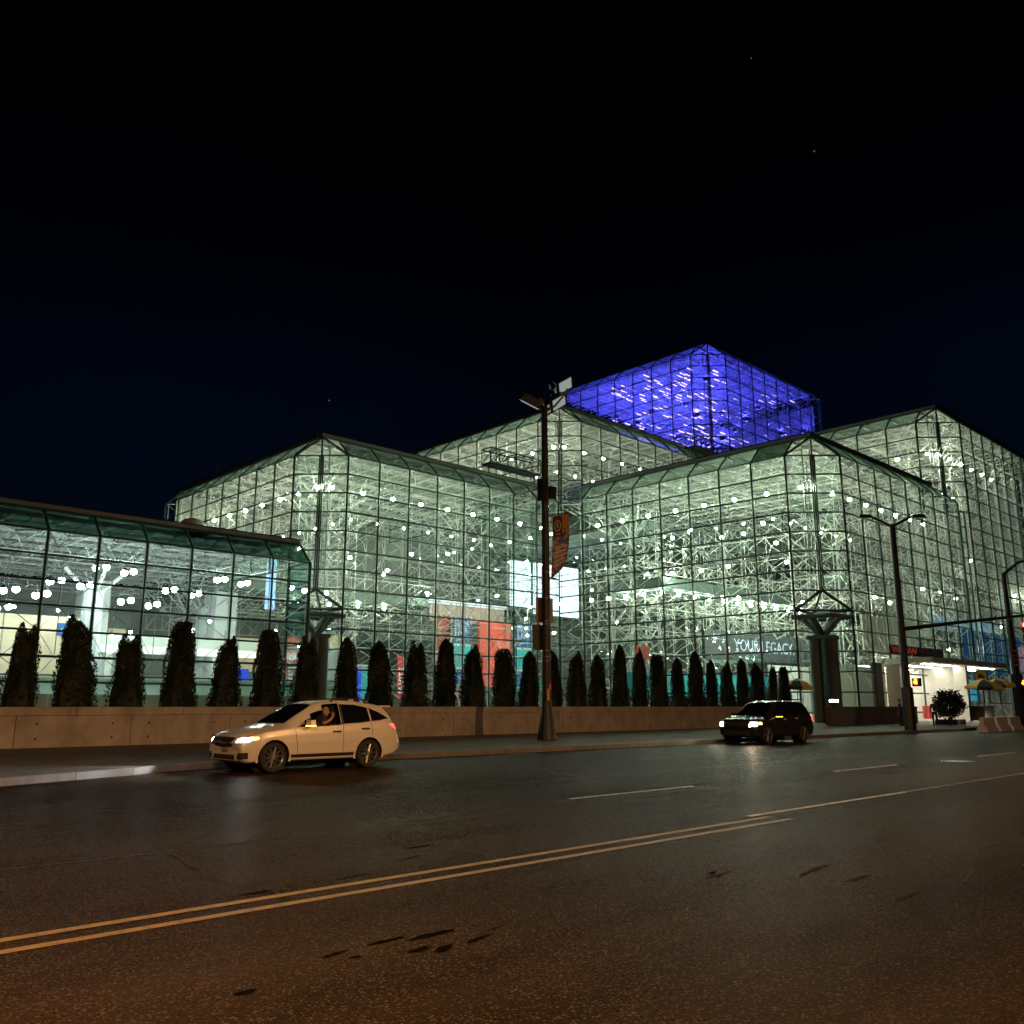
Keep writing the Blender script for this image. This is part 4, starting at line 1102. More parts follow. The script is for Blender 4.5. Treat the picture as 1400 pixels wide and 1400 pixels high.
for k in range(5):
    t = .54 + k * .075
    p0, p1 = bsurf(.08, t), bsurf(.82 - .1 * (k % 2), t + .01); m.rod((p0[0], p0[1] - .02, p0[2]), (p1[0], p1[1] - .02, p1[2]), .05)
m.build('lettering', mat('banner_cream', (.45, .42, .40), .6, 0, .5, 12), bn)
m = MB(); m.rod((.05, 0, 9.02), (1.35, -.05, 9.30), .025); m.rod((.05, 0, 6.45), (.5, -.1, 6.42), .025); m.build('bracket', DARKM, bn)

# signal pole with mast arm and twin lamp arms
sp_ = thing('signal_pole', 'dark signal pole with V-shaped twin lamp arms and a long mast arm', 'signal pole', (53.0, 22.0, .16))
m = MB(); m.tube([(0, 0, 0), (0, 0, 2.4)], .34, 8); m.build('base', DARKM, sp_)
m = MB(); m.tube([(0, 0, 0), (0, 0, 6), (0, 0, 12.0)], [.24, .2, .14], 12); m.build('pole', DARKM, sp_)
for (dx, dy) in ((-1.0, .95), (1.0, -1.0)):
    m = MB(); m.tube([(0, 0, 11.9), (dx * .5, dy * .5, 12.25), (dx * .8, dy * .8, 12.45)], .08, 8); ar = m.build('lamp_arm', DARKM, sp_)
    m = MB(); m.box((dx * 1.15, dy * 1.15, 12.52), (.9, .34, .2), math.atan2(dy, dx), 0, .7); m.build('lamp_head', DARKM, ar)
m = MB(); m.tube([(0, 0, 5.75), (0, -3.5, 5.95), (0, -7.2, 6.1)], [.13, .10, .07], 10); m.build('mast_arm', DARKM, sp_)
def signal_head(name, label, loc, rz, lit):
    o = thing(name, label, 'traffic light', loc, rz)
    m = MB(); m.box((0, 0, 0), (.34, .3, 1.05)); m.build('housing', mat('signal_yellow', (.30, .20, .03), .5), o)
    for k, (nm, c) in enumerate((('red_lens', (1, .06, .03)), ('amber_lens', (1, .5, .05)), ('green_lens', (.05, 1, .6)))):
        m = MB(); m.tube([(-.15, 0, .33 - k * .33), (-.175, 0, .33 - k * .33)], .115, 12)
        m.build(nm, glow(nm + '_lit', c, 60 if k == lit else 0) if k == lit else mat(nm + '_off', [x * .1 for x in c], .3), o)
        m = MB(); m.tube([(-.15, 0, .33 - k * .33), (-.36, 0, .35 - k * .33)], [.14, .14], 12, caps=False); m.build('visor', BLACK, o)
    return o
signal_head('traffic_light', 'red-lit traffic light hanging from the mast arm at the right edge', (53.0, 15.35, 5.4), 0, 0)
def ped(loc, label, rz):
    o = thing('pedestrian_signal', label, 'pedestrian signal', loc, rz)
    m = MB(); m.box((0, 0, 0), (.3, .42, .46)); m.build('housing', BLACK, o)
    m = MB(); m.box((-.16, 0, -.02), (.02, .17, .18))
    for k in range(4): m.box((-.16, -.066 + k * .044, .13), (.02, .03, .14 + .03 * (k in (1, 2))))
    m.box((-.16, .12, .0), (.02, .05, .12)); m.build('hand_symbol', glow('hand_orange', (1, .22, .02), 6), o)
ped((53.25, 21.5, 2.85), 'orange hand pedestrian signal on the mast arm pole left of the canopy', 0)
p2 = thing('corner_lamp_post', 'dark lamp post with thick base and bent arm near the right edge', 'street lamp', (72.0, 22.0, .16))
m = MB(); m.tube([(0, 0, 0), (0, 0, 3.6)], .5, 10); m.build('base', DARKM, p2)
m = MB(); m.tube([(0, 0, 0), (0, 0, 6), (0, 0, 11.0)], [.27, .23, .16], 12); m.build('pole', DARKM, p2)
m = MB(); m.tube([(0, 0, 10.9), (.7, -.9, 11.8), (1.6, -1.6, 12.0)], [.12, .1, .09], 8); ar = m.build('lamp_arm', DARKM, p2)
m = MB(); m.box((2.0, -1.9, 12.0), (1.0, .36, .22), R(-40)); m.build('lamp_head', DARKM, ar)
signal_head('traffic_light', 'unlit yellow traffic light on the corner lamp post at the right edge', (71.3, 21.6, 4.9), 0, -1)
ped((71.2, 21.2, 3.1), 'orange hand pedestrian signal on the corner lamp post at the right edge', 0)
o = thing('street_sign', 'small square yellow warning sign in front of the dark glass beyond the canopy', 'sign', (70.5, 23.8, .16))
m = MB(); m.tube([(0, 0, 0), (0, 0, 3.8)], .04, 8); m.build('post', DARKM, o)
m = MB(); m.box((-.03, 0, 3.5), (.03, .75, .75)); m.build('plate', mat('sign_amber', (.45, .28, .05), .5), o)
m = MB(); m.box((-.05, 0, 3.42), (.02, .45, .16)); m.box((-.05, .05, 3.55), (.02, .25, .14)); m.build('symbol', BLACK, o)

# shrub, umbrellas, carts, barriers
sh = thing('round_shrub', 'dark round shrub in front of the entrance doors', 'shrub', (66.0, 24.6, .25))
vv, ff = [], []
r_ = np.random.default_rng(5)
for _ in range(3000):
    d = r_.normal(0, 1, 3); d /= np.linalg.norm(d); rad = r_.uniform(.3, 1.0) ** .5
    c = d * rad * np.array((.95, .95, .95)) * (1 + .2 * math.sin(4 * d[0] + 3 * d[2])) + np.array((0, 0, 1.35))
    if c[2] < .1: continue
    a = r_.normal(0, .10, 3); b = r_.normal(0, .10, 3); i = len(vv)
    vv += [tuple(c), tuple(c + a), tuple(c + b)]; ff.append((i, i + 1, i + 2))
me = bpy.data.meshes.new('crown'); me.from_pydata(vv, [], ff); me.materials.append(LEAF); link('crown', me, sh)
m = MB(); m.tube([(0, 0, -.05), (0, 0, 1.2)], [.06, .04], 8); m.build('stem', BARK, sh)
m = MB(); m.box((0, 0, .18), (1.5, 1.5, .36)); m.build('planter', DARKM, sh)
YUM = mat('umbrella_yellow', (.70, .48, .04), .7); NUM = mat('umbrella_navy', (.03, .035, .05), .7)
def umbrella(loc, label, r0, h, tilt):
    o = thing('cart_umbrella', label, 'umbrella', loc)
    o.rotation_euler = (tilt, tilt * .6, 0)
    m = MB(); m.tube([(0, 0, 0), (0, 0, h)], .03, 8); m.build('shaft', DARKM, o)
    n = 8
    for k in range(n):
        a0, a1 = 2 * math.pi * k / n, 2 * math.pi * (k + 1) / n
        q = MB()
        ring_ = [(0.02, h + .02), (r0 * .55, h - .18), (r0, h - .55)]
        for (ra, za), (rb, zb) in zip(ring_, ring_[1:]):
            q.poly([(ra * math.cos(a0), ra * math.sin(a0), za), (rb * math.cos(a0), rb * math.sin(a0), zb), (rb * math.cos(a1), rb * math.sin(a1), zb), (ra * math.cos(a1), ra * math.sin(a1), za)])
        q.poly([(r0 * math.cos(a0), r0 * math.sin(a0), h - .55), (r0 * math.cos(a0), r0 * math.sin(a0), h - .72), (r0 * math.cos(a1), r0 * math.sin(a1), h - .72), (r0 * math.cos(a1), r0 * math.sin(a1), h - .55)])
        q.build('canopy_gore', YUM if k % 2 else NUM, o)
umbrella((67.6, 22.9, .15), 'yellow and navy cart umbrella left of the corner lamp post', 1.3, 3.2, R(3))
umbrella((70.2, 22.4, .15), 'tilted yellow and navy cart umbrella right in front of the corner lamp post', 1.2, 3.3, R(-5))
umbrella((55.6, 30.4, .3), 'yellow and navy umbrella inside the plaza left of the entrance pier', 1.1, 3.0, R(2))
def cart(loc, label):
    o = thing('food_cart', label, 'food cart', loc)
    m = MB(); m.box((0, 0, .85), (1.9, 1.0, .9)); m.build('body', SILVER, o)
    m = MB(); m.box((0, 0, 1.33), (2.1, 1.2, .06)); m.build('counter', CHROME, o)
    for q in (-.65, .65):
        m = MB(); m.tube([(q, -.55, .28), (q, -.45, .28)], .28, 14); m.build('wheel', BLACK, o)
    m = MB(); m.rod((.95, 0, 1.0), (1.35, 0, 1.1), .03); m.build('handle', DARKM, o)
cart((68.4, 23.3, .15), 'steel food cart under the yellow umbrellas')
WBAR = mat('barrier_white', (.7, .72, .75), .5)
bar_me = MB()
prof = [(-.30, 0), (-.30, .18), (-.14, .38), (-.09, .85), (.09, .85), (.14, .38), (.30, .18), (.30, 0)]
for (ya, za), (yb, zb) in zip(prof, prof[1:]): bar_me.poly([(-.95, ya, za), (.95, ya, za), (.95, yb, zb), (-.95, yb, zb)])
bar_me.poly([(-.95, y, z) for y, z in prof]); bar_me.poly([(.95, y, z) for y, z in reversed(prof)])
bar_me = bar_me.mesh('traffic_barrier', WBAR)
for k, q in enumerate((58.2, 60.5, 62.8)):
    tag(link('traffic_barrier', bar_me, None, (q, 19.6, 0)), ['leftmost of three white road barriers at the right kerb', 'middle one of three white road barriers at the right kerb', 'rightmost of three white road barriers at the right kerb'][k], 'barrier', 'white barriers at the right kerb')

# near street lamps that light the road (behind the photographer)
SOD = (1.0, .49, .18)
def near_lamp(x, y, label, power, rot):
    o = thing('near_street_lamp', label, 'street lamp', (x, y, 0.0))
    m = MB(); m.tube([(0, 0, 0), (0, 0, 8.6)], [.12, .08], 10); m.build('pole', POLE, o)
    m = MB(); m.tube([(0, 0, 8.5), (0, .8, 9.0), (0, 2.0, 9.1)], .05, 8); m.build('arm', POLE, o)
    m = MB(); m.box((0, 2.3, 9.1), (.3, .75, .16)); m.build('lamp_head', DARKM, o)
    m = MB(); m.box((0, 2.35, 9.0), (.24, .5, .03)); m.build('lens', glow('sodium_lens', SOD, 8), o)
    d = bpy.data.lights.new('sodium_light', 'AREA'); d.shape = 'RECTANGLE'; d.size = .24; d.size_y = .5; d.energy = power; d.color = SOD
    lo = bpy.data.objects.new('sodium_light', d); C.objects.link(lo); lo.parent = o; lo.location = (0, 2.35, 8.97); lo.rotation_euler = (R(38), 0, 0)
near_lamp(-3.5, -2.5, 'cobra-head street lamp on the near kerb left of the photographer', 6700, 0)
near_lamp(24, -8, 'cobra-head street lamp on the near kerb right of the photographer', 6500, 0)
#==CARS==
# ------------------------------------------------------------------ vehicles
def interp(tab, x):
    xs = [t[0] for t in tab]; ys = [t[1] for t in tab]
    return float(np.interp(x, xs, ys))
def smooth_tab(tab, x, h=.06):
    return sum(interp(tab, x + d) for d in (-h, -h / 2, 0, h / 2, h)) / 5
PAINT_WHITE = mat('white_car_paint', (.60, .585, .57), .28, 0, .02, 2, coat=.6)
PAINT_DARK = mat('dark_car_paint', (.02, .022, .026), .22, .3, .05, 2, coat=.8)
PAINT_GREY = mat('grey_car_paint', (.08, .085, .09), .25, .3, .05, 2, coat=.8)
HEAD = glow('headlamp_glow', (.92, .96, 1.0), 40); DRL = glow('indicator_glow', (1, .42, .04), 45); TAIL = glow('tail_glow', (1, .03, .03), 9); HEADWARM = glow('headlamp_warm', (1, .80, .55), 70)
SEATM = mat('seat_dark', (.02, .02, .022), .8); TINT = mat('tinted_glass', (.006, .007, .008), .06, 0, .05, 1, spec=.6)
TYRE = mat('tyre_rubber', (.012, .012, .012), .75); ALLOY = mat('alloy_wheel', (.45, .46, .48), .25, .9, .05, 5)
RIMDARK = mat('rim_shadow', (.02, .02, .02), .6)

def wheel_meshes(R_, w=.22, spokes=10):
    t = MB(); n = 28
    prof = [(R_ * .70, -w / 2), (R_ * .93, -w / 2), (R_, -w * .36), (R_, w * .36), (R_ * .93, w / 2), (R_ * .70, w / 2)]
    for (ra, ya), (rb, yb) in zip(prof, prof[1:]):
        for k in range(n):
            a, b = 2 * math.pi * k / n, 2 * math.pi * (k + 1) / n
            t.poly([(ra * math.cos(a), ya, ra * math.sin(a)), (ra * math.cos(b), ya, ra * math.sin(b)), (rb * math.cos(b), yb, rb * math.sin(b)), (rb * math.cos(a), yb, rb * math.sin(a))])
    tyre = t.mesh('tyre', TYRE)
    r = MB()
    ro = R_ * .71
    for k in range(n):
        a, b = 2 * math.pi * k / n, 2 * math.pi * (k + 1) / n
        r.poly([(ro * math.cos(a), -w * .48, ro * math.sin(a)), (ro * math.cos(b), -w * .48, ro * math.sin(b)), (ro * .9 * math.cos(b), -w * .42, ro * .9 * math.sin(b)), (ro * .9 * math.cos(a), -w * .42, ro * .9 * math.sin(a))], 0)
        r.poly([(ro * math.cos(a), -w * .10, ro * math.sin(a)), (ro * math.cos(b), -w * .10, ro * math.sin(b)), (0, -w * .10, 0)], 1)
    for k in range(spokes):
        a = 2 * math.pi * k / spokes
        r.rod((ro * .12 * math.cos(a), -w * .34, ro * .12 * math.sin(a)), (ro * .95 * math.cos(a + .08), -w * .42, ro * .95 * math.sin(a + .08)), .034, .022)
    r.tube([(0, -w * .46, 0), (0, -w * .2, 0)], R_ * .16, 12, 0)
    return tyre, r.mesh('rim', [ALLOY, RIMDARK])

def make_car(name, label, loc, P, paint, head_mat, driver=False, detail=True, rz=0.0):
    """car heading along -x; P holds its side profile. Built as body shell, glass, lamps, wheels ..."""
    root = thing(name, label, P.get('cat', 'car'), loc, rz)
    L_, Wd = P['L'], P['W']
    x0, x1 = -L_ / 2, L_ / 2
    top, belt, sill = P['top'], P['belt'], P['sill']
    nx = 120
    def section(x):
        f = min(1, (x - x0) / .55); r = min(1, (x1 - x) / .45)
        hw = Wd / 2 * (1 - .16 * (1 - f) ** 2 - .10 * (1 - r) ** 2)
        zt, zb, zs = smooth_tab(top, x), smooth_tab(sill, x, .03), smooth_tab(belt, x)
        zs = min(zs, zt - .03)
        cabin = max(0, min(1, (zt - zs) / .45))
        yr = hw * (.86 - .17 * cabin)                       # roof edge half width
        ye = zt - .05 - .03 * cabin
        key = [(hw * .80, zb), (hw * .955, zb + .04), (hw * .985, zb + .18), (hw, zb + (zs - zb) * .55), (hw * .985, zb + (zs - zb) * .80), (hw * .955, zs)]
        pts = [key[0]]
        for (ya, za), (yb, z_b), k in zip(key, key[1:], (1, 4, 6, 5, 4)):
            pts += [(ya + (yb - ya) * t / k, za + (z_b - za) * t / k) for t in range(1, k + 1)]
        for q in (.25, .5, .75): pts.append((hw * .945 + (yr - hw * .945) * (q ** 1.15), zs + (ye - zs) * q))
        pts += [(yr, ye), (yr * .90, zt - .018), (yr * .6, zt - .004), (0, zt + .006)]
        return pts
    verts, cols = [], []
    for i in range(nx + 1):
        s = i / nx
        x = x0 + L_ * s
        pts = section(x)
        row = []
        for sgn in (1, -1):
            for (y, z) in (pts if sgn == 1 else pts[-2::-1]):
                # rounded nose and tail in plan and profile
                k = (y / (Wd / 2)) ** 2
                fx = max(0, 1 - (x - x0) / .7); rx = max(0, 1 - (x1 - x) / .6)
                zc = (z - .62) / .5
                dx = fx * (.20 * k + P.get('nose', .05) * zc * zc) - rx * (.10 * k + .04 * zc * zc)
                row.append(len(verts)); verts.append((x + dx, y * sgn, z))
        cols.append(row)
    n = len(cols[0])
    faces = []
    def in_poly(px, pz, poly):
        c = False
        for (ax, az), (bx, bz) in zip(poly, poly[1:] + poly[:1]):
            if (az > pz) != (bz > pz) and px < (bx - ax) * (pz - az) / (bz - az) + ax: c = not c
        return c
    arches = [(P['wf'], P['wr']), (P['wb'], P['wr'])]
    Rw = P['wr']; Ra = Rw + .065
    full = []
    for i in range(nx):
        for j in range(n - 1):
            q = (cols[i][j], cols[i + 1][j], cols[i + 1][j + 1], cols[i][j + 1])
            full.append(q)
            c = np.mean([verts[k] for k in q], 0)
            if abs(c[1]) > Wd * .36 and any((c[0] - ax) ** 2 + (c[2] - Rw) ** 2 < Ra ** 2 for ax, _ in arches): continue
            if P.get('open') and abs(c[1]) > Wd * .25 and any(in_poly(c[0], c[2], w) for w in P['open']): continue
            faces.append(q)
    faces.append(tuple(cols[0])); faces.append(tuple(reversed(cols[-1]))); full += faces[-2:]
    for i in range(nx):
        q = (cols[i][0], cols[i][-1], cols[i + 1][-1], cols[i + 1][0]); full.append(q); faces.append(q)
    me = bpy.data.meshes.new('body'); me.from_pydata(verts, [], faces); me.materials.append(paint)
    me.polygons.foreach_set('use_smooth', np.array([len(f) == 4 for f in faces])); me.update()
    link('body', me, root)
    bvh = BVHTree.FromPolygons([Vector(v) for v in verts], full)
    def project(p, d):
        h = bvh.ray_cast(Vector(p), Vector(d))
        return h
    def patch(nm, lower, upper, m, axis, parent=root, off=.006, nr=6, nc=16, sgn=-1):
        """skin a patch between two curves given in the projected plane onto the body"""
        lo, hi = np.array(lower, float), np.array(upper, float)
        def curve(c, t):
            s = t * (len(c) - 1); k = min(int(s), len(c) - 2); return c[k] + (c[k + 1] - c[k]) * (s - k)
        V, F, ok = [], [], []
        for a in range(nc + 1):
            for b in range(nr + 1):
                p = curve(lo, a / nc) * (1 - b / nr) + curve(hi, a / nc) * (b / nr)
                if axis == 'y': o_, d_ = (p[0], sgn * 3, p[1]), (0, -sgn, 0)
                elif axis == 'x': o_, d_ = (sgn * 6, p[0], p[1]), (-sgn, 0, 0)
                else: o_, d_ = (p[0], p[1], 4), (0, 0, -1)
                h = project(o_, d_)
                if h[0] is None: V.append((0, 0, 0)); ok.append(False)
                else:
                    nn = h[1] if h[1].dot(Vector(d_)) < 0 else -h[1]
                    V.append(tuple(h[0] + nn * off)); ok.append(True)
        for a in range(nc):
            for b in range(nr):
                q = (a * (nr + 1) + b, (a + 1) * (nr + 1) + b, (a + 1) * (nr + 1) + b + 1, a * (nr + 1) + b + 1)
                if all(ok[k] for k in q): F.append(q)
        mm = bpy.data.meshes.new(nm); mm.from_pydata(V, [], F); mm.materials.append(m)
        mm.polygons.foreach_set('use_smooth', np.ones(len(F), bool)); mm.update()
        return link(nm, mm, parent)
    for sgn in (-1, 1):
        for (nm, lo, hi, mm) in P['side_glass']:
            patch(nm, lo, hi, CLEARGLASS if (mm == 'clear') else TINT, 'y', sgn=sgn, off=.004)
        for (lo, hi) in P.get('trim', []): patch('window_trim', lo, hi, BLACK, 'y', sgn=sgn, off=.008, nr=1, nc=24)
        for (xa, za, xb, zb) in P.get('gaps', []):
            ga = patch('door_gap', [(xa - .006, za), (xb - .006, zb)], [(xa + .006, za), (xb + .006, zb)], BLACK, 'y', sgn=sgn, off=.003, nr=1, nc=14)
        for (xa, za) in P.get('handles', []):
            h = project((xa, sgn * 3, za), (0, -sgn, 0))
            if h[0]:
                m = MB(); m.box((h[0].x, h[0].y + sgn * .02, za), (.22, .04, .035)); m.build('door_handle', CHROME if paint is not PAINT_WHITE else DARKM, root)
        # cladding along the sill
        for (lo, hi) in P.get('clad', []): patch('sill_cladding', lo, hi, BLACK, 'y', sgn=sgn, off=.006, nr=2, nc=20)
        # arch lips and liners
        for ax, _ in arches:
            m = MB(); hw = Wd / 2
            for k in range(18):
                a, b = math.pi * (k / 18) * 1.16 - .25, math.pi * ((k + 1) / 18) * 1.16 - .25
                pa, pb = (ax + Ra * math.cos(a), Rw + Ra * math.sin(a)), (ax + Ra * math.cos(b), Rw + Ra * math.sin(b))
                ha, hb = project((ax + (Ra + .03) * math.cos(a), sgn * 3, Rw + (Ra + .03) * math.sin(a)), (0, -sgn, 0)), project((ax + (Ra + .03) * math.cos(b), sgn * 3, Rw + (Ra + .03) * math.sin(b)), (0, -sgn, 0))
                ya = (ha[0].y if ha[0] else sgn * hw * .95); yb = (hb[0].y if hb[0] else sgn * hw * .95)
                if abs(ya) < hw * .8: ya = sgn * hw * .95
                if abs(yb) < hw * .8: yb = sgn * hw * .95
                qa, qb = (ax + (Ra + .045) * math.cos(a), ya + sgn * .006, Rw + (Ra + .045) * math.sin(a)), (ax + (Ra + .045) * math.cos(b), yb + sgn * .006, Rw + (Ra + .045) * math.sin(b))
                pa3, pb3 = (pa[0] - .012 * math.cos(a), ya + sgn * .008, pa[1] - .012 * math.sin(a)), (pb[0] - .012 * math.cos(b), yb + sgn * .008, pb[1] - .012 * math.sin(b))
                m.poly([pa3, pb3, qb, qa], 0)
                m.poly([pa3, pb3, (pb3[0], sgn * hw * .55, pb3[2]), (pa3[0], sgn * hw * .55, pa3[2])], 1)
            for k in range(18):
                a, b = 2 * math.pi * k / 18, 2 * math.pi * (k + 1) / 18
                m.poly([(ax, sgn * hw * .55, Rw), (ax + Ra * math.cos(a), sgn * hw * .55, Rw + Ra * math.sin(a)), (ax + Ra * math.cos(b), sgn * hw * .55, Rw + Ra * math.sin(b))], 1)
            m.build('wheel_arch', [P.get('lip', paint), BLACK], root)
    for (nm, lo, hi, mm) in P['front']: patch(nm, lo, hi, mm, 'x', sgn=-1, off=.008)
    for (nm, lo, hi, mm) in P['rear']: patch(nm, lo, hi, mm, 'x', sgn=1, off=.008)
    for (nm, lo, hi, mm) in P.get('top_patch', []): patch(nm, lo, hi, mm, 'z', off=.006, nr=8, nc=20)
    for (nm, lo, hi, mm) in P.get('side_lamp', []):
        for sgn in (-1, 1): patch(nm, lo, hi, mm, 'y', sgn=sgn, off=.009, nr=3, nc=10)
    # wheels
    ty, ri = P['wheels']
    for ax in (P['wf'], P['wb']):
        for sgn in (-1, 1):
            w = link('wheel', ty, root, (ax, sgn * (Wd / 2 - .125), Rw))
            if sgn > 0: w.rotation_euler.z = math.pi
            link('rim', ri, w)
    # mirrors
    for sgn in (-1, 1):
        mx_, mz = P['mirror']
        m = MB(); yy = sgn * (Wd / 2 + .09)
        m.box((mx_, yy, mz), (.15, .24, .16), 0, 0, .8); mo = m.build('mirror', paint, root)
        m = MB(); m.rod((mx_ + .02, sgn * (Wd / 2 - .06), mz - .06), (mx_, yy, mz - .05), .03); m.build('stalk', BLACK, mo)
        if P.get('mirror_light'):
            m = MB(); m.box((mx_ - .078, yy, mz - .06), (.012, .2, .025)); m.box((mx_, yy + sgn * .122, mz - .06), (.12, .012, .025)); m.build('indicator', glow('mirror_amber', (1, .45, .05), 6), mo)
    # cabin
    if P.get('open'):
        m = MB(); m.box((P['seat'], -.36, .78), (.5, .5, .28)); m.box((P['seat'] + .30, -.36, 1.10), (.16, .48, .62)); m.box((P['seat'] + .34, -.36, 1.44), (.1, .26, .18)); m.build('seat', SEATM, root)
        m = MB(); m.box((P['seat'], .36, .78), (.5, .5, .28)); m.box((P['seat'] + .30, .36, 1.10), (.16, .48, .62)); m.box((P['seat'] + .34, .36, 1.44), (.1, .26, .18)); m.build('seat', SEATM, root)
        m = MB()
        for k in range(16):
            a, b = 2 * math.pi * k / 16, 2 * math.pi * (k + 1) / 16
            f_ = lambda t: (P['seat'] - .55 + .07 * math.sin(t), -.36 + .18 * math.cos(t), 1.06 + .17 * math.sin(t))
            m.rod(f_(a), f_(b), .016)
        m.build('steering_wheel', BLACK, root)
        m = MB(); m.box((P['seat'] - .85, 0, .92), (.35, 1.4, .25)); m.build('dashboard', SEATM, root)
        m = MB(); m.box((.2, 0, .42), (3.4, 1.5, .05)); m.build('cabin_floor', SEATM, root)
    if P.get('rails'):
        for sgn in (-1, 1):
            m = MB(); xa, xb, zz, yy = P['rails']; m.tube([(xa, sgn * yy, interp(top, xa) - .02), (xa + .15, sgn * yy, zz), (xb - .15, sgn * yy, zz), (xb, sgn * yy, interp(top, xb) - .02)], .022, 6); m.build('roof_rail', CHROME if P['rails_chrome'] else BLACK, root)
    if P.get('extra'): P['extra'](root, project)
    return root

WH = wheel_meshes(.345)
# --- white crossover: side profile measured from its nose (local x from -2.3 to 2.3)
SUV = dict(L=4.62, W=1.84, wf=-1.40, wb=1.24, wr=.345, wheels=WH, nose=.07,
    top=[(-2.31, .62), (-2.28, .80), (-2.15, .90), (-1.6, 1.0), (-1.12, 1.08), (-.60, 1.38), (-.25, 1.565), (.0, 1.625), (.45, 1.655), (1.0, 1.635), (1.55, 1.565), (1.85, 1.50), (2.02, 1.34), (2.15, 1.10), (2.22, .9), (2.31, .66)],
    belt=[(-2.31, .62), (-2.2, .80), (-1.6, .93), (-1.0, 1.0), (0, 1.03), (1.0, 1.08), (1.7, 1.14), (2.1, 1.05), (2.31, .66)],
    sill=[(-2.31, .30), (-2.1, .22), (-1.8, .24), (1.7, .24), (2.1, .30), (2.31, .40)],
    open=[[(-.70, 1.03), (-.42, 1.24), (-.10, 1.45), (.02, 1.50), (.44, 1.54), (.44, 1.07)]],
    side_glass=[('front_window', [(-.74, 1.035), (-.3, 1.055), (.42, 1.08)], [(-.70, 1.06), (-.36, 1.29), (-.02, 1.49), (.42, 1.545)], 'clear'),
                ('rear_window', [(.50, 1.085), (.9, 1.105), (1.28, 1.125)], [(.50, 1.548), (.9, 1.535), (1.28, 1.465)], 'tint'),
                ('quarter_window', [(1.33, 1.128), (1.55, 1.145), (1.84, 1.19)], [(1.33, 1.455), (1.58, 1.36), (1.85, 1.205)], 'tint')],
    trim=[([(-.80, 1.015), (0, 1.045), (1.0, 1.095), (1.87, 1.185)], [(-.80, 1.032), (0, 1.06), (1.0, 1.11), (1.87, 1.20)]),
          ([(.44, 1.08), (.44, 1.545)], [(.495, 1.08), (.495, 1.55)])],
    gaps=[(.47, 1.06, .47, .42), (-.86, .95, -.78, .40), (1.30, 1.10, 1.34, .80), (-.78, .40, .47, .42), (.47, .42, .86, .43)],
    handles=[(.28, .90), (1.12, .955)],
    clad=[([(-1.0, .25), (.85, .25)], [(-1.0, .40), (.85, .40)])],
    front=[('grille', [(-.42, .60), (0, .56), (.42, .60)], [(-.52, .80), (0, .815), (.52, .80)], BLACK),
           ('grille_bar', [(-.40, .685), (-.1, .655), (.1, .655), (.40, .685)], [(-.44, .715), (-.12, .72), (.12, .72), (.44, .715)], CHROME),
           ('lower_intake', [(-.55, .31), (.55, .31)], [(-.50, .42), (.50, .42)], BLACK),
           ('number_plate', [(-.16, .46), (.16, .46)], [(-.16, .54), (.16, .54)], PLATE),
           ('fog_recess', [(-.82, .33), (-.62, .32)], [(-.84, .47), (-.64, .46)], BLACK), ('fog_recess', [(.62, .32), (.82, .33)], [(.64, .46), (.84, .47)], BLACK),
           ('headlight', [(-.84, .715), (-.60, .695)], [(-.84, .785), (-.62, .765)], HEAD), ('headlight', [(.60, .695), (.84, .715)], [(.62, .765), (.84, .785)], HEAD)],
    rear=[('rear_window', [(-.6, 1.16), (.6, 1.16)], [(-.52, 1.42), (.52, 1.42)], TINT), ('tail_light', [(-.80, .93), (-.45, .96)], [(-.80, 1.05), (-.45, 1.04)], TAIL), ('tail_light', [(.45, .96), (.80, .93)], [(.45, 1.04), (.80, 1.05)], TAIL)],
    side_lamp=[('headlight_wing', [(-2.10, .72), (-1.98, .74), (-1.92, .755)], [(-2.12, .785), (-1.98, .80), (-1.92, .80)], HEAD), ('front_marker', [(-1.92, .75), (-1.80, .77)], [(-1.92, .80), (-1.80, .80)], DRL),
               ('tail_light', [(1.88, 1.03), (2.02, .96), (2.14, .90)], [(1.88, 1.06), (2.00, 1.06), (2.12, 1.02)], TAIL)],
    top_patch=[('windshield', [(-1.05, -.66), (-1.10, 0), (-1.05, .66)], [(-.28, -.56), (-.27, 0), (-.28, .56)], TINT)],
    mirror=(-.52, 1.10), mirror_light=True, seat=.05, rails=(.25, 1.30, 1.685, .60), rails_chrome=False)
def suv_extra(root, project):
    m = MB(); m.box((1.93, 0, 1.50), (.34, 1.15, .035)); m.build('spoiler', PAINT_WHITE, root)
    m = MB(); m.box((1.25, 0, 1.665), (.16, .05, .05), 0, 0, .5); m.build('antenna_fin', PAINT_WHITE, root)
SUV['extra'] = suv_extra
make_car('white_suv', 'white crossover car with lit headlights stopped at the kerb beside the planter wall', (12.25, 20.03, 0), SUV, PAINT_WHITE, HEAD)
# light thrown by headlamps: one small lamp per headlight
def beam(parent_loc, col, e, aim=(-1, 0, -.12)):
    d = bpy.data.lights.new('headlight_beam', 'SPOT'); d.energy = e; d.color = col; d.spot_size = R(70); d.spot_blend = .6; d.shadow_soft_size = .08
    o = bpy.data.objects.new('headlight_beam', d); C.objects.link(o); o.location = parent_loc
    o.rotation_euler = Vector(aim).to_track_quat('-Z', 'Y').to_euler()
beam((9.80, 19.35, .72), (.95, .97, 1), 350); beam((9.80, 20.7, .72), (.95, .97, 1), 350)

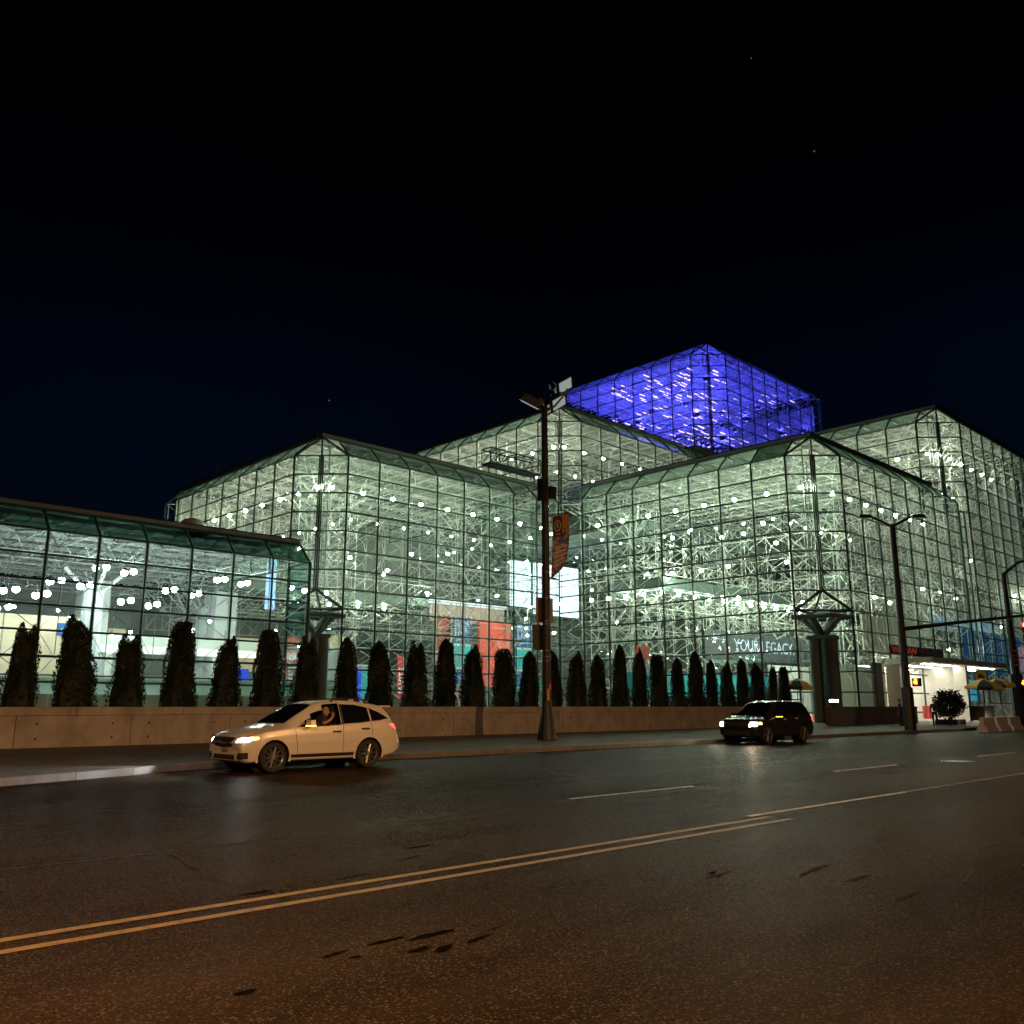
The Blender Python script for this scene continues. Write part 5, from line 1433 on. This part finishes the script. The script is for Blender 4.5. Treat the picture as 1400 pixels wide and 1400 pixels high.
WH2 = wheel_meshes(.36, .24, 6)
VAN = dict(L=4.95, W=1.92, wf=-1.52, wb=1.42, wr=.36, wheels=WH2, nose=.06, cat='car',
    top=[(-2.475, .66), (-2.43, .92), (-2.3, 1.0), (-1.35, 1.10), (-.85, 1.40), (-.45, 1.66), (.0, 1.735), (1.2, 1.745), (2.0, 1.70), (2.22, 1.52), (2.38, 1.1), (2.475, .7)],
    belt=[(-2.475, .66), (-2.3, .90), (-1.3, 1.02), (0, 1.08), (1.6, 1.12), (2.3, 1.08), (2.475, .7)],
    sill=[(-2.475, .34), (-2.2, .26), (2.2, .28), (2.475, .42)],
    side_glass=[('front_window', [(-.95, 1.07), (.1, 1.11)], [(-.92, 1.10), (-.45, 1.50), (.1, 1.62)], 'tint'), ('rear_window', [(.16, 1.11), (1.1, 1.13)], [(.16, 1.625), (1.1, 1.63)], 'tint'), ('quarter_window', [(1.16, 1.13), (2.05, 1.15)], [(1.16, 1.63), (1.85, 1.58), (2.08, 1.30)], 'tint')],
    gaps=[(.13, 1.08, .13, .4), (1.13, 1.1, 1.15, .75)], handles=[(-.05, .98), (.95, 1.0)],
    front=[('grille', [(-.5, .62), (.5, .62)], [(-.55, .86), (.55, .86)], BLACK), ('headlight', [(-.86, .72), (-.60, .70)], [(-.86, .86), (-.62, .86)], HEADWARM), ('headlight', [(.60, .70), (.86, .72)], [(.62, .86), (.86, .86)], HEADWARM), ('bumper_intake', [(-.6, .36), (.6, .36)], [(-.6, .5), (.6, .5)], BLACK)],
    rear=[('rear_window', [(-.65, 1.18), (.65, 1.18)], [(-.58, 1.5), (.58, 1.5)], TINT)],
    side_lamp=[('front_marker', [(-2.12, .78), (-1.98, .79)], [(-2.12, .86), (-1.98, .86)], DRL), ('tail_light', [(2.18, .92), (2.34, .86)], [(2.16, 1.15), (2.30, 1.13)], TAIL)],
    top_patch=[('windshield', [(-1.28, -.70), (-1.32, 0), (-1.28, .70)], [(-.48, -.60), (-.47, 0), (-.48, .60)], TINT)],
    mirror=(-.80, 1.14), mirror_light=True, rails=(.0, 1.9, 1.79, .62), rails_chrome=True)
make_car('dark_suv', 'dark car with blazing headlights parked at the kerb near the end of the planter', (34.75, 20.45, 0), VAN, PAINT_DARK, HEADWARM)
beam((32.2, 19.7, .8), (1, .82, .6), 160); beam((32.2, 21.2, .8), (1, .82, .6), 160)
SED = dict(VAN); SED.update(L=4.7, top=[(-2.35, .62), (-2.3, .78), (-2.2, .84), (-1.2, .95), (-.6, 1.30), (-.2, 1.43), (.6, 1.45), (1.1, 1.32), (1.7, 1.05), (2.2, 1.0), (2.35, .7)],
    belt=[(-2.35, .62), (-2.2, .8), (-1.1, .9), (1.6, .96), (2.35, .7)], sill=[(-2.35, .3), (2.35, .34)], wf=-1.45, wb=1.3, wr=.33, wheels=wheel_meshes(.33), rails=None,
    side_glass=[('front_window', [(-.8, .95), (.1, .98)], [(-.75, .99), (-.25, 1.32), (.1, 1.37)], 'tint'), ('rear_window', [(.16, .98), (1.1, 1.0)], [(.16, 1.37), (.7, 1.36), (1.15, 1.15)], 'tint')],
    gaps=[], handles=[], front=[('grille', [(-.45, .5), (.45, .5)], [(-.5, .66), (.5, .66)], BLACK), ('headlight', [(-.82, .60), (-.56, .58)], [(-.82, .72), (-.58, .72)], HEADWARM), ('headlight', [(.56, .58), (.82, .60)], [(.58, .72), (.82, .72)], HEADWARM)],
    rear=[], side_lamp=[('tail_light', [(2.0, .8), (2.2, .78)], [(2.0, .92), (2.2, .9)], TAIL)], top_patch=[('windshield', [(-1.1, -.62), (-1.1, .62)], [(-.25, -.5), (-.25, .5)], TINT)], mirror=(-.7, 1.0), mirror_light=False)
make_car('grey_sedan', 'grey sedan with bright headlights at the far right edge of the street', (72.5, 20.3, 0), SED, PAINT_GREY, HEADWARM)
fl_ = thing('flood_light', 'glaring white flood light behind the dark low wall left of the entrance pier', 'flood light', (57.3, 28.6, .3))
m = MB(); m.box((0, 0, .7), (.12, .12, 1.4)); m.build('stand', DARKM, fl_)
m = MB(); m.box((0, 0, 1.55), (.22, .7, .22)); m.build('housing', DARKM, fl_)
m = MB(); m.box((-.12, 0, 1.55), (.02, .6, .13)); m.build('lens', glow('flood_glow', (1, .95, .8), 90), fl_)
#==PEOPLE==
# ------------------------------------------------------------------ people
SKIN = mat('skin', (.52, .32, .23), .55, 0, .08, 6); HAIRG = mat('grey_hair', (.30, .28, .26), .7); HAIRD = mat('dark_hair', (.02, .015, .012), .7)
def skin_body(name, pts, edges, rad, m, parent, root_i=0):
    me = bpy.data.meshes.new(name); me.from_pydata(pts, edges, [])
    o = bpy.data.objects.new(name, me); C.objects.link(o)
    o.modifiers.new('skin', 'SKIN'); ss = o.modifiers.new('sub', 'SUBSURF'); ss.levels = ss.render_levels = 1
    for i, r in enumerate(rad): me.skin_vertices[0].data[i].radius = (r, r); me.skin_vertices[0].data[i].use_root = (i == root_i)
    bpy.context.view_layer.update()
    d = bpy.data.meshes.new_from_object(o.evaluated_get(bpy.context.evaluated_depsgraph_get()))
    bpy.data.objects.remove(o)
    d.materials.clear(); d.materials.append(m); d.polygons.foreach_set('use_smooth', np.ones(len(d.polygons), bool))
    return link(name, d, parent)
def head_parts(parent, c, face, hair, r=.105):
    """head with brow, nose, chin and ears, turned to face angle"""
    bm = bmesh.new(); bmesh.ops.create_uvsphere(bm, u_segments=16, v_segments=12, radius=r)
    for v in bm.verts:
        v.co.z *= 1.22; v.co.y *= .80
        if v.co.z < 0: v.co.x *= 1 - .25 * (-v.co.z / r) * (1 if v.co.x < 0 else 1); v.co.y *= 1 - .22 * (-v.co.z / r)
        if v.co.x < -r * .8 and abs(v.co.y) < r * .3 and -.35 * r < v.co.z < .15 * r: v.co.x -= .022
        if v.co.x < -r * .6 and abs(v.co.y) < r * .6 and v.co.z > .25 * r: v.co.x -= .006
    me = bpy.data.meshes.new('head'); bm.to_mesh(me); bm.free(); me.materials.append(SKIN)
    me.polygons.foreach_set('use_smooth', np.ones(len(me.polygons), bool))
    h = link('head', me, parent, c); h.rotation_euler.z = face
    m = MB()
    for s in (-1, 1): m.box((0.0, s * r * .82, -.01), (.035, .02, .06))
    m.build('ear', SKIN, h)
    m = MB()
    for s in (-1, 1): m.box((-r * .96, s * .034, .012), (.012, .026, .012))
    m.build('eye', BLACK, h)
    m = MB(); m.box((-r * .90, 0, -.062), (.02, .045, .008)); m.build('mouth', mat('lips', (.35, .12, .10), .6), h)
    bm = bmesh.new(); bmesh.ops.create_uvsphere(bm, u_segments=16, v_segments=10, radius=r * 1.06)
    bmesh.ops.delete(bm, geom=[v for v in bm.verts if v.co.z < r * (.25 if v.co.x < .02 else -.45)], context='VERTS')
    for v in bm.verts: v.co.z *= 1.22; v.co.y *= .84
    me = bpy.data.meshes.new('hair'); bm.to_mesh(me); bm.free(); me.materials.append(hair); link('hair', me, h)
    return h
def fingers(pts, edges, rad, wrist_i, palm, dirv, side, nrm):
    """append a palm and five bent fingers to a skeleton"""
    palm, d, s, n_ = Vector(palm), Vector(dirv).normalized(), Vector(side).normalized(), Vector(nrm).normalized()
    pi_ = len(pts); pts.append(tuple(palm)); edges.append((wrist_i, pi_)); rad.append(.030)
    for k, (o_, L_) in enumerate(((-.032, .066), (-.011, .076), (.011, .072), (.031, .056))):
        b = palm + d * .045 + s * o_
        i = len(pts)
        pts += [tuple(b), tuple(b + d * L_ * .5 - n_ * .008), tuple(b + d * L_ * .85 - n_ * .035)]
        edges += [(pi_, i), (i, i + 1), (i + 1, i + 2)]; rad += [.010, .009, .008]
    b = palm - s * .035 - d * .01; i = len(pts)
    pts += [tuple(b), tuple(b - s * .025 + d * .035 - n_ * .012)]; edges += [(pi_, i), (i, i + 1)]; rad += [.012, .009]
# the driver: bare forearm on the window sill, head turned to the street
dv = thing('person', 'driver in dark shirt resting an arm on the open window of the white car', 'person', (12.25, 20.03, 0))
T = [(.12, -.46, .92), (.13, -.46, 1.12), (.14, -.47, 1.20), (.15, -.49, 1.30), (.10, -.26, 1.24), (.10, -.64, 1.18), (-.05, -.74, 1.09), (-.20, -.10, 1.08), (-.28, -.46, .94), (-.30, -.24, .94), (-.62, -.30, .62), (-.62, -.46, .62), (-.28, -.46, .94)]
Ed = [(0, 1), (1, 2), (2, 3), (2, 4), (2, 5), (5, 6), (4, 7), (0, 9), (0, 12), (9, 10), (12, 11)]
T2 = [T[0], T[1], T[2], T[3], T[4], T[5], T[6], T[7], T[9], T[12], T[10], T[11]]
E2 = [(0, 1), (1, 2), (2, 3), (2, 4), (2, 5), (5, 6), (4, 7), (0, 8), (0, 9), (8, 10), (9, 11)]
skin_body('body', T2, E2, [.14, .14, .13, .055, .07, .07, .05, .05, .085, .085, .06, .06], mat('dark_shirt', (.06, .05, .055), .8), dv)
P_, E_, R_l = [(-.05, -.74, 1.09), (.04, -.80, 1.115), (.16, -.80, 1.19)], [(0, 1), (1, 2)], [.046, .042, .030]
fingers(P_, E_, R_l, 2, (.20, -.80, 1.24), (.35, 0, 1), (0, 1, 0), (1, 0, -.3))
skin_body('forearm', P_, E_, R_l, SKIN, dv)
head_parts(dv, (.17, -.53, 1.36), R(40), HAIRG)
def walker(loc, label, rz, shirt, hair, bag=False):
    o = thing('person', label, 'person', loc, rz)
    P_ = [(0, 0, .95), (0, 0, 1.15), (0, 0, 1.36), (0, 0, 1.47), (0, .17, 1.40), (0, -.17, 1.40), (.05, .23, 1.12), (-.03, -.22, 1.12), (-.02, .24, .88), (-.12, -.20, .90)]
    E_ = [(0, 1), (1, 2), (2, 3), (2, 4), (2, 5), (4, 6), (5, 7), (6, 8), (7, 9)]
    r_l = [.135, .125, .14, .055, .07, .07, .05, .05, .038, .038]
    skin_body('jacket', P_, E_, r_l, shirt, o)
    for s, wr in ((1, (-.02, .24, .88)), (-1, (-.12, -.20, .90))):
        pp, ee, rr = [wr], [], [.032]
        fingers(pp, ee, rr, 0, (wr[0] - .01, wr[1], wr[2] - .06), (0, 0, -1), (1, 0, 0), (0, s, 0)); skin_body('hand', pp, ee, rr, SKIN, o)
    skin_body('trousers', [(0, 0, .93), (0, .09, .86), (0, -.09, .86), (-.05, .10, .48), (.06, -.10, .48), (.03, .10, .09), (.14, -.10, .10), (-.10, .10, .04), (.02, -.10, .05)],
              [(0, 1), (0, 2), (1, 3), (2, 4), (3, 5), (4, 6), (5, 7), (6, 8)], [.13, .095, .095, .07, .07, .055, .055, .045, .045], mat('dark_trousers', (.02, .022, .03), .8), o)
    head_parts(o, (-.01, 0, 1.62), 0, hair)
    return o
walker((59.3, 25.2, .22), 'person in dark jacket standing left in front of the entrance doors', R(-60), mat('navy_jacket', (.02, .025, .04), .8), HAIRD)
walker((61.8, 24.0, .20), 'person in dark coat walking in front of the doors beside the shrub', R(10), mat('black_coat', (.025, .022, .025), .8), HAIRD)
